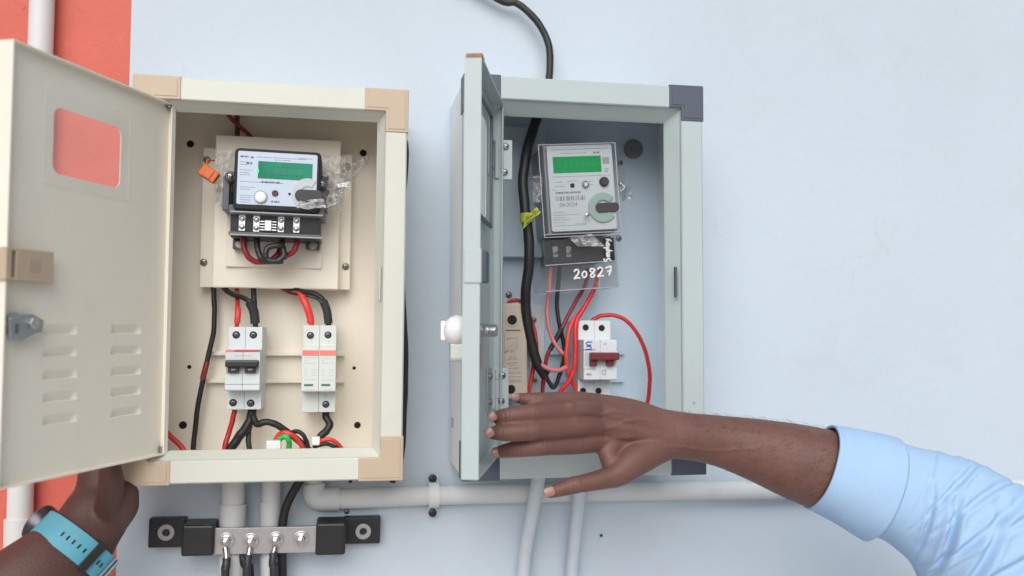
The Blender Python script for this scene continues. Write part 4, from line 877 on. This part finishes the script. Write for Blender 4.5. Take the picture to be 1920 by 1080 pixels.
# ------------------------------------------------------------------ earth bar
M = frame(496, 1010, -.002, .9)
t = thing('earth_bar', 'tinned copper earth bar between two black insulated end blocks', 'earth bar', M)
YB = -32
a, c, z0, z1 = rc(M, 396, 989, 600, 1038, YB); bx(t, 'bar', TIN, a, c, YB, YB+5, z0, z1, .4)
for (x0, y0, x1, y1, p0, q0, p1, q1, wx, wy) in ((340, 985, 401, 1043, 278, 972, 348, 1027, 312, 998), (592, 981, 648, 1041, 644, 970, 713, 1020, 681, 996)):
    a, c, z0, z1 = rc(M, x0, y0, x1, y1, YB-5); bl = bx(t, 'insulator_block', BLACK, a, c, YB-6, -6, z0, z1, 2.0)
    a, c, z0, z1 = rc(M, p0, q0, p1, q1, -10); ft = bx(t, 'mounting_foot', BLACK, a, c, -10, 1, z0, z1, 1.2)
    x, z = pt(M, wx, wy, -10); MB().ring(x, z, -12, -10, 3.4, 7.3).build('washer', mat('grey_washer', (.40, .40, .41), .45, .3), ft, .3)
    MB().lathe(x, z, [(-10, 3.5), (-11.6, 3.5), (-11.2, 2.4)], 16).build('fixing_screw', BLACK, ft)
for i, (px, py) in enumerate(((424, 1014), (470, 1015), (517, 1012), (564, 1011))):
    x, z = pt(M, px, py, YB-2)
    bo = MB().lathe(x, z, [(YB-2.4, 4.6), (YB-6, 4.6), (YB-6.8, 3.9), (YB-7, 0.1)], 6).build('bolt', STEEL, t, .3)
    MB().ring(x, z, YB-1.4, YB, 3, 7.0).build('washer', STEEL, bo, .3)
    MB().ring(x, z, YB-2.5, YB-1.4, 3, 5.4, 24, 10, 350).build('spring_washer', STEEL, bo, .2)
    MB().lathe(x, z, [(YB-7, 2.6), (YB-9.5, 2.6), (YB-10, 1.9)], 14).build('bolt_end', STEEL, bo, smooth=True)
GE = 'earth cables hanging from the earth bar'
for (px, lab, pts, r) in ((424, 'earth cable with bare lug under the first bolt of the earth bar', [(425, 1046, -.038), (424, 1065, -.04), (422, 1100, -.04), (420, 1480, -.04)], 3.6),
                          (470, 'earth cable with bare lug under the second bolt of the earth bar', [(466, 1040, -.038), (464, 1060, -.04), (463, 1100, -.04), (463, 1480, -.04)], 3.6),
                          (517, 'earth cable with bare lug under the third bolt of the earth bar', [(512, 1036, -.038), (512, 1060, -.04), (514, 1100, -.04), (516, 1480, -.04)], 3.6)):
    w = wire('earth_cable', lab, pts, r, CABLEG, 'cable', GE)
    p0 = at(px-1, 1026, -.0355); p1 = at(pts[0][0], pts[0][1]+3, -.0385)
    MB().tube([(p0-w.location)*1000, (p1-w.location)*1000], 2.6, 10).build('cable_lug', STEEL, w, smooth=True)
wire('earth_cable', 'black cable passing behind the earth bar by the first bolt', [(440, 985, -.022), (441, 1040, -.022), (438, 1480, -.022)], 4.6, CABLE, 'cable')
wire('earth_cable', 'black cable passing behind the earth bar by the second bolt', [(452, 1036, -.024), (459, 1058, -.026), (470, 1100, -.026), (474, 1480, -.026)], 3.8, CABLE, 'cable')
# small screws and plugs left in the wall
for lab, px, py, r in (('small dull screw in the wall just above the earth bar', 650, 959, 2.6), ('tiny black nail in the wall just under the cream box left end', 352, 905, 1.2), ('small dark nail in the wall under the mint box', 1127, 1004, 1.5), ('tiny dark nail in the wall under the cream box right end', 657, 902, 1.8)):
    M = frame(px, py, 0); t = thing('wall_screw', lab, 'screw', M, 'screws left in the wall'); screw(t, 0, 0, 0, r, STEELD if r > 2 else BLACK, 2, name='screw_head')

# ------------------------------------------------------------------ people: two arms reaching in
def swept(b, P, rad, n=20, flat=None, up=None):
    """elliptic limb: P world points (m), rad list of (ru, rw) mm along camera-up-ish / depth"""
    m = len(P); v = []; f = []
    for i in range(m):
        T = (P[min(i+1, m-1)]-P[max(i-1, 0)]).normalized()
        w_ = Vector((0, 1, 0)); w_ = (w_-T*w_.dot(T)).normalized(); u = T.cross(w_)
        for k in range(n):
            a = 2*math.pi*k/n; v.append(P[i]*1000+u*math.cos(a)*rad[i][0]+w_*math.sin(a)*rad[i][1])
    for i in range(m-1):
        for k in range(n):
            j = (k+1) % n; f.append((i*n+k, i*n+j, (i+1)*n+j, (i+1)*n+k))
    f.append(tuple(range(n-1, -1, -1))); f.append(tuple((m-1)*n+k for k in range(n)))
    b.add(v, f)
def ball(b, c, r, n=14):
    v = []; f = []; c = c*1000
    for j in range(1, n):
        for i in range(n):
            t_, p = math.pi*j/n, 2*math.pi*i/n; v.append(c+Vector((math.sin(t_)*math.cos(p)*r[0], math.sin(t_)*math.sin(p)*r[1], math.cos(t_)*r[2])))
    for j in range(n-2):
        for i in range(n): k = (i+1) % n; f.append((j*n+i, j*n+k, (j+1)*n+k, (j+1)*n+i))
    v += [c+Vector((0, 0, r[2])), c-Vector((0, 0, r[2]))]; a_, e_ = len(v)-2, len(v)-1
    for i in range(n): k = (i+1) % n; f.append((a_, k, i)); f.append((e_, (n-2)*n+i, (n-2)*n+k))
    b.add(v, f)
def limb(b, pts, flat=1.0, k=6, tip=True):
    """pts: (px, py, Y, r_px); closed with a rounded end"""
    P = spline([at(p[0], p[1], p[2]) for p in pts], k)
    R_ = [v.x for v in spline([Vector((p[3]*mmpp(p[0], p[1], p[2]), 0, 0)) for p in pts], k)]
    if tip:                                                   # round the tip
        T = (P[-1]-P[-2]).normalized(); r = R_[-1]
        base = P[-1].copy()
        for a in (25, 50, 70, 84):
            P.append(base+T*(r*math.sin(math.radians(a))*.001)); R_.append(r*math.cos(math.radians(a)))
    swept(b, P, [(r, r*flat) for r in R_])
def grow(name, b, m, parent, voxel=.0014, smooth=10, origin=None):
    o = b.build('tmp', m)
    r = o.modifiers.new('r', 'REMESH'); r.mode = 'VOXEL'; r.voxel_size = voxel
    s_ = o.modifiers.new('s', 'SMOOTH'); s_.factor = .5; s_.iterations = smooth
    dg = bpy.context.evaluated_depsgraph_get(); me = bpy.data.meshes.new_from_object(o.evaluated_get(dg)); bpy.data.objects.remove(o)
    me.transform(parent.matrix_world.inverted()); me.name = name
    for p in me.polygons: p.use_smooth = True
    if not me.materials: me.materials.append(m)
    q_ = bpy.data.objects.new(name, me); COL.objects.link(q_); q_.parent = parent
    return q_
# right arm
M = Matrix.Translation(at(1560, 880, -.18))
t = thing('person', 'person in light blue shirt with rolled cuff reaching a bare hand across the mint box', 'person', M)
b = MB()
fingers = {'index': [(1165, 826, -.163, 20), (1118, 828, -.174, 21), (1085, 832, -.1825, 20), (1025, 836, -.193, 18.2), (1010, 837, -.194, 18.5), (968, 842, -.189, 16), (940, 846.5, -.181, 12.8)],
           'middle': [(1160, 802, -.165, 20), (1108, 799, -.180, 22), (1070, 802, -.1890, 21), (1005, 807, -.201, 19.5), (992, 808, -.202, 19.6), (950, 811, -.203, 17), (926, 812, -.198, 13.2)],
           'ring': [(1155, 780, -.165, 18), (1102, 768, -.180, 20.5), (1065, 770, -.188, 19.5), (1005, 775, -.198, 18.6), (992, 776, -.199, 18.8), (955, 779, -.200, 16), (932, 782, -.195, 12.7)],
           'little': [(1150, 766, -.162, 15), (1098, 752, -.173, 17), (1065, 749, -.180, 15.2), (1020, 750, -.187, 14.4), (1010, 750, -.188, 14.6), (988, 749, -.188, 12.8), (974, 747, -.185, 10.7)]}
for k_, p in fingers.items(): limb(b, p, 1.0, 5)
for p in ([(1118, 824, -.172, 22), (1180, 828, -.168, 27), (1250, 828, -.168, 30)], [(1102, 792, -.176, 23), (1180, 806, -.172, 27), (1250, 818, -.170, 30)],
          [(1098, 765, -.175, 21), (1180, 784, -.172, 26), (1250, 805, -.170, 29)], [(1094, 752, -.168, 18), (1180, 772, -.167, 25), (1250, 797, -.168, 27)]):
    limb(b, p, 1.0, 6)
limb(b, [(1300, 822, -.163, 22), (1265, 828, -.166, 29), (1230, 838, -.170, 33), (1195, 858, -.176, 33), (1157, 888, -.184, 25), (1135, 897, -.187, 20), (1090, 907, -.191, 16.5), (1078, 909, -.192, 16.8), (1045, 919, -.192, 13.5), (1032, 923, -.19, 11.5)], 1.0, 6)
limb(b, [(1150, 830, -.174, 20), (1140, 848, -.177, 19), (1146, 868, -.180, 19), (1150, 886, -.182, 19)], .85, 5)
for px, py, Y, r in ((1088, 826, -.186, 11), (1076, 793, -.1935, 10), (1068, 762, -.194, 10), (1068, 746, -.184, 8)):
    s_ = r*mmpp(px, py, Y); ball(b, at(px, py, Y), (s_*1.25, s_*.62, s_))
P = spline([at(*p) for p in ((1235, 812, -.169), (1290, 818, -.169), (1350, 827, -.170), (1420, 844, -.173), (1500, 868, -.178), (1580, 892, -.184), (1660, 918, -.19), (1740, 950, -.198))], 6)
Rr = spline([Vector((a_, c_, 0)) for a_, c_ in ((20.5, 13.5), (19.6, 15), (21.5, 17), (26.5, 22), (32.5, 28), (35, 31), (36, 33), (37, 35))], 6)
swept(b, P, [(r.x, r.y) for r in Rr], 28)
arm = grow('body', b, SKIN, t, .0011, 11)
from mathutils.kdtree import KDTree
def skin_tree(o):
    me = o.data; kd = KDTree(len(me.vertices)); W_ = o.parent.matrix_world
    for i, v in enumerate(me.vertices): kd.insert(W_ @ v.co, i)
    kd.balance(); return kd
KD = skin_tree(arm)
NRM = [v.normal.copy() for v in arm.data.vertices]
def crease(o, kd, px, py, Y, dpx, wid=.013, amp=.00055):
    """skin folds across a finger joint, on the side that faces out"""
    c = at(px, py, Y); T = (at(px+dpx[0], py+dpx[1], Y)-c).normalized(); N = (CAM-c).normalized(); me = o.data
    for co, i, dist in kd.find_range(c, wid):
        v = me.vertices[i]; k = max(0, NRM[i].dot(N))
        if k < .05: continue
        q_ = co-c; d = q_.dot(T)*1000+.35*math.sin(q_.z*900); r = max(0, 1-dist/wid)**.5
        g = math.exp(-(d/.75)**2)+.8*math.exp(-((d-2.6)/.7)**2)+.8*math.exp(-((d+2.6)/.7)**2)-.5*math.exp(-((d-1.3)/.8)**2)-.5*math.exp(-((d+1.3)/.8)**2)
        v.co -= NRM[i]*(amp*g*k*r)
for px, py, Y, d in ((1018, 839, -.198, (-10, 1)), (966, 845, -.192, (-10, 1.5)), (998, 805, -.211, (-10, 1)), (950, 809, -.212, (-10, .5)), (998, 775, -.207, (-10, 1)), (954, 778, -.207, (-10, .6)), (1014, 750, -.193, (-10, 0)), (988, 749, -.193, (-10, 0)), (1084, 908, -.198, (-10, 3)), (1250, 812, -.182, (-10, 0))):
    crease(arm, KD, px, py, Y, d, .013 if px < 1200 else .024, .0007 if px < 1200 else .0004)
def ridge(o, kd, pts, wid, amp):
    """a tendon or vein lifting the skin along a line on the back of the hand"""
    me = o.data; best = {}
    SP = spline([at(*q_) for q_ in pts], 36)
    for pi_, p in enumerate(SP):
        tp = min(1, 4*pi_/len(SP), 4*(1-pi_/len(SP)))
        for co, i, dist in kd.find_range(p, .009):
            r = (co-p); N = (CAM-p).normalized(); w_ = (r-N*r.dot(N)).length
            if w_ < wid*2.6 and NRM[i].dot(N) > .15: best[i] = max(best.get(i, 0), tp*math.exp(-(w_/wid)**2))
    e = {i: amp*w_ for i, w_ in best.items()}
    for i, a_ in e.items(): me.vertices[i].co += NRM[i]*a_
for pts in ([(1090, 829, -.19), (1140, 824, -.188), (1215, 816, -.182)], [(1078, 797, -.197), (1140, 800, -.19), (1215, 808, -.182)], [(1074, 768, -.195), (1140, 780, -.188), (1215, 800, -.181)], [(1074, 750, -.186), (1140, 764, -.183), (1215, 790, -.18)]):
    ridge(arm, KD, pts, .0026, .0009)
for pts in ([(1112, 812, -.189), (1150, 800, -.189), (1185, 788, -.187), (1225, 789, -.184), (1290, 800, -.185)], [(1112, 782, -.189), (1150, 772, -.187), (1200, 778, -.184)], [(1215, 842, -.188), (1270, 838, -.184), (1340, 845, -.188), (1440, 838, -.195)], [(1290, 800, -.185), (1360, 806, -.188), (1450, 818, -.196)]):
    ridge(arm, KD, pts, .0013, .0006)
arm.data.update()
hb = MB(); rh = random.Random(3); Mi_ = t.matrix_world.inverted(); pol = arm.data.polygons; xw = at(1270, 815, -.17).x
cand = [p for p in pol if (t.matrix_world @ p.center).x > xw]
for p in rh.sample(cand, min(len(cand), 2600)):
    c = t.matrix_world @ p.center; n_ = t.matrix_world.to_3x3() @ p.normal
    if n_.z < -.55 and rh.random() < .8: continue
    d1 = (Vector((-.55, rh.uniform(-.3, .3), -.25+rh.uniform(-.4, .4)))); d1 = (d1-n_*d1.dot(n_)).normalized(); L_ = rh.uniform(.004, .009)
    q0, q1, q2 = c-n_*.0003, c+d1*L_*.5+n_*L_*.28, c+d1*L_+n_*L_*.30
    hb.tube([(Mi_ @ q)*1000 for q in (q0, q1, q2)], [.055, .045, .015], 3, False)
hb.build('arm_hair', mat('dark_hair', (.012, .009, .008), .5, bump=0), t, kind='stuff')
def nail(par, px, py, Y, ln, wd, dirp, m=NAIL):
    """a curved plate lying on the finger end, facing the camera"""
    c0 = at(px, py, Y); c1 = at(px+dirp[0], py+dirp[1], Y); T = (c1-c0).normalized(); N = (CAM-c0).normalized(); N = (N-T*N.dot(T)).normalized(); B = T.cross(N)
    v = []; nx, nz = 8, 8; Mi = par.matrix_world.inverted()
    for j in range(nz+1):
        for i in range(nx+1):
            s_, q_ = i/nx*2-1, j/nz*2-1; k = math.sqrt(max(0, 1-.75*q_**4)); x = s_*wd*.5*k
            v.append((Mi @ (c0+T*q_*ln*.0005+B*x*.001+N*(-.0011*(s_*k)**2*wd/8-.0004*q_*q_)))*1000)
    k = nx+1; b_ = MB(); b_.add(v, [(j*k+i, j*k+i+1, (j+1)*k+i+1, (j+1)*k+i) for j in range(nz) for i in range(nx)])
    o = b_.build('fingernail', m, par, smooth='all'); sm = o.modifiers.new('s', 'SOLIDIFY'); sm.thickness = .0007; sm.offset = 0
    return o
nail(t, 932, 848, -.1845, 9, 8, (-12, 2)); nail(t, 917, 811, -.206, 7, 8, (-8, 5)); nail(t, 923, 781, -.2025, 6.5, 7.5, (-8, 5)); nail(t, 967, 745, -.1905, 6.5, 6, (-12, -2)); nail(t, 1030, 922, -.1965, 9, 7.5, (-12, 4))
# sleeve and rolled cuff
def cloth(name, pts, rads, m, par, fold, n=96, k=14, thick=1.0, k0=0, closed_cap=False):
    P = spline([at(*p) for p in pts], k); Rr = spline([Vector((a_, c_, 0)) for a_, c_ in rads], k); m_ = len(P); v = []; f = []; Mi = par.matrix_world.inverted()
    for i in range(m_):
        T = (P[min(i+1, m_-1)]-P[max(i-1, 0)]).normalized(); w_ = Vector((0, 1, 0)); w_ = (w_-T*w_.dot(T)).normalized(); u = T.cross(w_)
        for j in range(n):
            a = 2*math.pi*j/n; g = fold(i/(m_-1), a)
            v.append((Mi @ (P[i]+(u*math.cos(a)*(Rr[i].x+g)+w_*math.sin(a)*(Rr[i].y+g))*.001))*1000)
    for i in range(m_-1):
        for j in range(n): q_ = (j+1) % n; f.append((i*n+j, i*n+q_, (i+1)*n+q_, (i+1)*n+j))
    b_ = MB(); b_.add(v, f); o = b_.build(name, m, par, smooth='all')
    s_ = o.modifiers.new('s', 'SOLIDIFY'); s_.thickness = thick*.001; s_.offset = -1
    return o
def fold_sleeve(s_, a):
    e = min(1, s_*5); g = 0
    # creases: (centre along sleeve, slant with angle, width, depth, angle centre, angular spread)
    for c, sl_, w, dp, a0, sp in CREASES:
        da = math.atan2(math.sin(a-a0), math.cos(a-a0)); x = (s_-c-sl_*da)/w
        k = math.exp(-(da/sp)**2)
        g += .72*dp*k*(math.exp(-x*x)*-1.0+.75*math.exp(-(x-1.7)**2)+.45*math.exp(-(x+1.8)**2))
    g += 3.2*mnoise.noise(Vector((math.cos(a)*1.3, math.sin(a)*1.3, s_*6.4)))+.4*mnoise.noise(Vector((math.cos(a)*4, math.sin(a)*4, s_*16+4)))
    return (g-1.0)*e
CREASES = [(0.117, 0.039, 0.0078, 2.2, -1.2, .9), (0.171, -0.054, 0.0101, 4.0, -1.9, .8), (0.210, 0.078, 0.0093, 4.2, -1.1, .8), (0.264, -0.070, 0.0140, 7, -2.0, .7), (0.299, 0.086, 0.0101, 4.5, -1.0, .8), (0.334, 0.047, 0.0109, 5, -1.6, .9),
           (0.381, -0.062, 0.0140, 6.5, -2.0, .8), (0.420, 0.093, 0.0101, 4.5, -.9, .8), (0.459, 0.039, 0.0132, 6, -1.5, .9), (0.513, -0.047, 0.0140, 6, -1.8, .9), (0.560, 0.070, 0.0117, 5, -1.0, .8), (0.622, -0.031, 0.0156, 6, -1.8, .9), (0.257, 0.039, 0.0140, 4, 1.2, 1.2), (0.428, -0.031, 0.0156, 5, 1.8, 1.2)]
def fold_cuff(s_, a):
    return .9*mnoise.noise(Vector((math.cos(a)*1.6, math.sin(a)*1.6, s_*2.5)))+.5*math.sin(a*3+s_*4)-(1.6*(s_ > .97))-.45*math.exp(-((s_-.14)/.018)**2)-.3*math.exp(-((s_-.9)/.018)**2)
cloth('shirt_cuff', ((1538, 874, -.181), (1560, 882, -.183), (1590, 893, -.185), (1625, 906, -.188), (1652, 916, -.19)), ((37.0, 35), (38.5, 36), (41, 38), (44, 41), (45.5, 42)), SHIRT, t, fold_cuff, k=8, thick=2.4)
cloth('shirt_sleeve', ((1630, 905, -.189), (1690, 925, -.193), (1745, 950, -.2), (1800, 985, -.208), (1850, 1032, -.215), (1890, 1090, -.22), (1925, 1170, -.225), (1950, 1280, -.23), (1990, 1480, -.24), (2030, 1750, -.26)),
      ((41, 39), (42.5, 42), (49, 47), (57, 52), (62, 55), (64, 57), (66, 58), (68, 60), (70, 62), (74, 66)), SHIRT, t, fold_sleeve, n=140, k=26, thick=1.2)

# left arm with watch, hand under the box corner behind the open door
M = Matrix.Translation(at(140, 1030, -.10))
t = thing('person', 'bare forearm wearing a teal strap watch, hand behind the open cream door', 'person', M)
b = MB()
P = spline([at(*p) for p in ((-260, 1420, -.20), (-120, 1275, -.16), (-30, 1180, -.135), (30, 1118, -.125), (90, 1068, -.115), (135, 1030, -.105), (165, 990, -.095), (186, 955, -.088), (196, 920, -.08), (194, 880, -.075), (190, 845, -.072), (186, 800, -.07))], 6)
Rr = spline([Vector((a_, c_, 0)) for a_, c_ in ((46, 44), (44, 41), (40, 36), (36, 32), (33, 27), (30, 22), (27, 20), (26.5, 19), (24, 17), (20, 16), (19, 15), (17, 12))], 6)
swept(b, P, [(r.x, r.y) for r in Rr], 28)
limb(b, [(205, 985, -.092, 30), (222, 950, -.098, 36), (228, 930, -.100, 32)], .8, 6)          # heel of the thumb bulging under the corner
limb(b, [(205, 960, -.10, 26), (208, 910, -.118, 24), (206, 870, -.124, 19), (200, 830, -.122, 15), (196, 800, -.118, 12)], 1, 6)   # thumb lying up along the box side
for i, (px, Y) in enumerate(((165, -.055), (175, -.066), (182, -.078), (188, -.09))):
    limb(b, [(px+10, 850, Y, 20), (px+2, 800, Y+.001, 17), (px+4, 740, Y, 15.5), (px+14, 690, Y-.002, 14), (px+26-i*3, 660+i*6, Y-.003, 11)], 1, 6)
body2 = grow('body', b, SKIN_SHADED, t)
# watch
c0 = at(140, 1028, -.104); A = (at(200, 960, -.09)-at(95, 1072, -.115)).normalized(); C_ = Vector((0, 1, 0)); C_ = (C_-A*C_.dot(A)).normalized(); B = A.cross(C_)
if B.x < 0: B = -B
Mi = t.matrix_world.inverted()
def band(name, m, half, r_off, w0, w1, thick, a0=0, a1=360, n=72):
    v = []; f = []
    for i in range(n+1):
        a = math.radians(a0+(a1-a0)*i/n); ca, sa = math.cos(a), math.sin(a)
        rb, rc_ = 31.5+r_off, 23.5+r_off
        for rr, q_ in ((0, w0), (0, w1), (thick, w1), (thick, w0)):
            v.append((Mi @ (c0+(B*ca*(rb+rr)+C_*sa*(rc_+rr)+A*q_)*.001))*1000)
    for i in range(n):
        f += [(4*i+j, 4*i+(j+1) % 4, 4*i+4+(j+1) % 4, 4*i+4+j) for j in range(4)]
    if a1-a0 < 360: f += [(0, 1, 2, 3), (4*n+3, 4*n+2, 4*n+1, 4*n)]
    b_ = MB(); b_.add(v, f); return b_.build(name, m, t, .4, smooth=True)
st = band('watch_strap', STRAP, 0, .3, -10.5, 10.5, 2.4)
def on_band(a, q_, off):
    a = math.radians(a); return c0+(B*math.cos(a)*(31.8+off)+C_*math.sin(a)*(23.8+off)+A*q_)*.001
for a in (-112, -103, -94, -85, -76, -50, -43):
    p0, p1 = on_band(a, -1.6, 2.45), on_band(a, 1.6, 2.45)
    MB().tube([(Mi @ p)*1000 for p in (on_band(a, -1.8, 2.3), on_band(a, 1.8, 2.3))], .75, 8).build('strap_hole', DARK, st)
band('strap_keeper', BRAID, 0, 2.8, -12.5, 12.5, 2.6, -69, -58, 10)
bk = MB(); bk.tube([(Mi @ on_band(a_, q_, 3.4))*1000 for a_, q_ in ((-32, -11), (-32, 11), (-22, 11), (-22, -11), (-32, -11))], .9, 8); bk.build('strap_buckle', STEEL, t, smooth=True)
cs = MB(); cb = on_band(158, 0, 2); CX = (B*math.cos(math.radians(158))+C_*math.sin(math.radians(158))).normalized(); CY = A.cross(CX)
for q_, rr in ((-4, 14), (2, 15.5), (5, 15.5), (6.5, 13.5)): cs.v += [tuple((Mi @ (cb+(CX*q_+A*math.cos(2*math.pi*i/28)*rr+CY*math.sin(2*math.pi*i/28)*rr)*.001))*1000) for i in range(28)]
cs.f = [(k*28+i, k*28+(i+1) % 28, (k+1)*28+(i+1) % 28, (k+1)*28+i) for k in range(3) for i in range(28)]+[tuple(range(27, -1, -1)), tuple(84+i for i in range(28))]
cs.build('watch_case', mat('watch_metal', (.09, .09, .10), .3, .7), t, smooth=True)

bpy.context.view_layer.update()
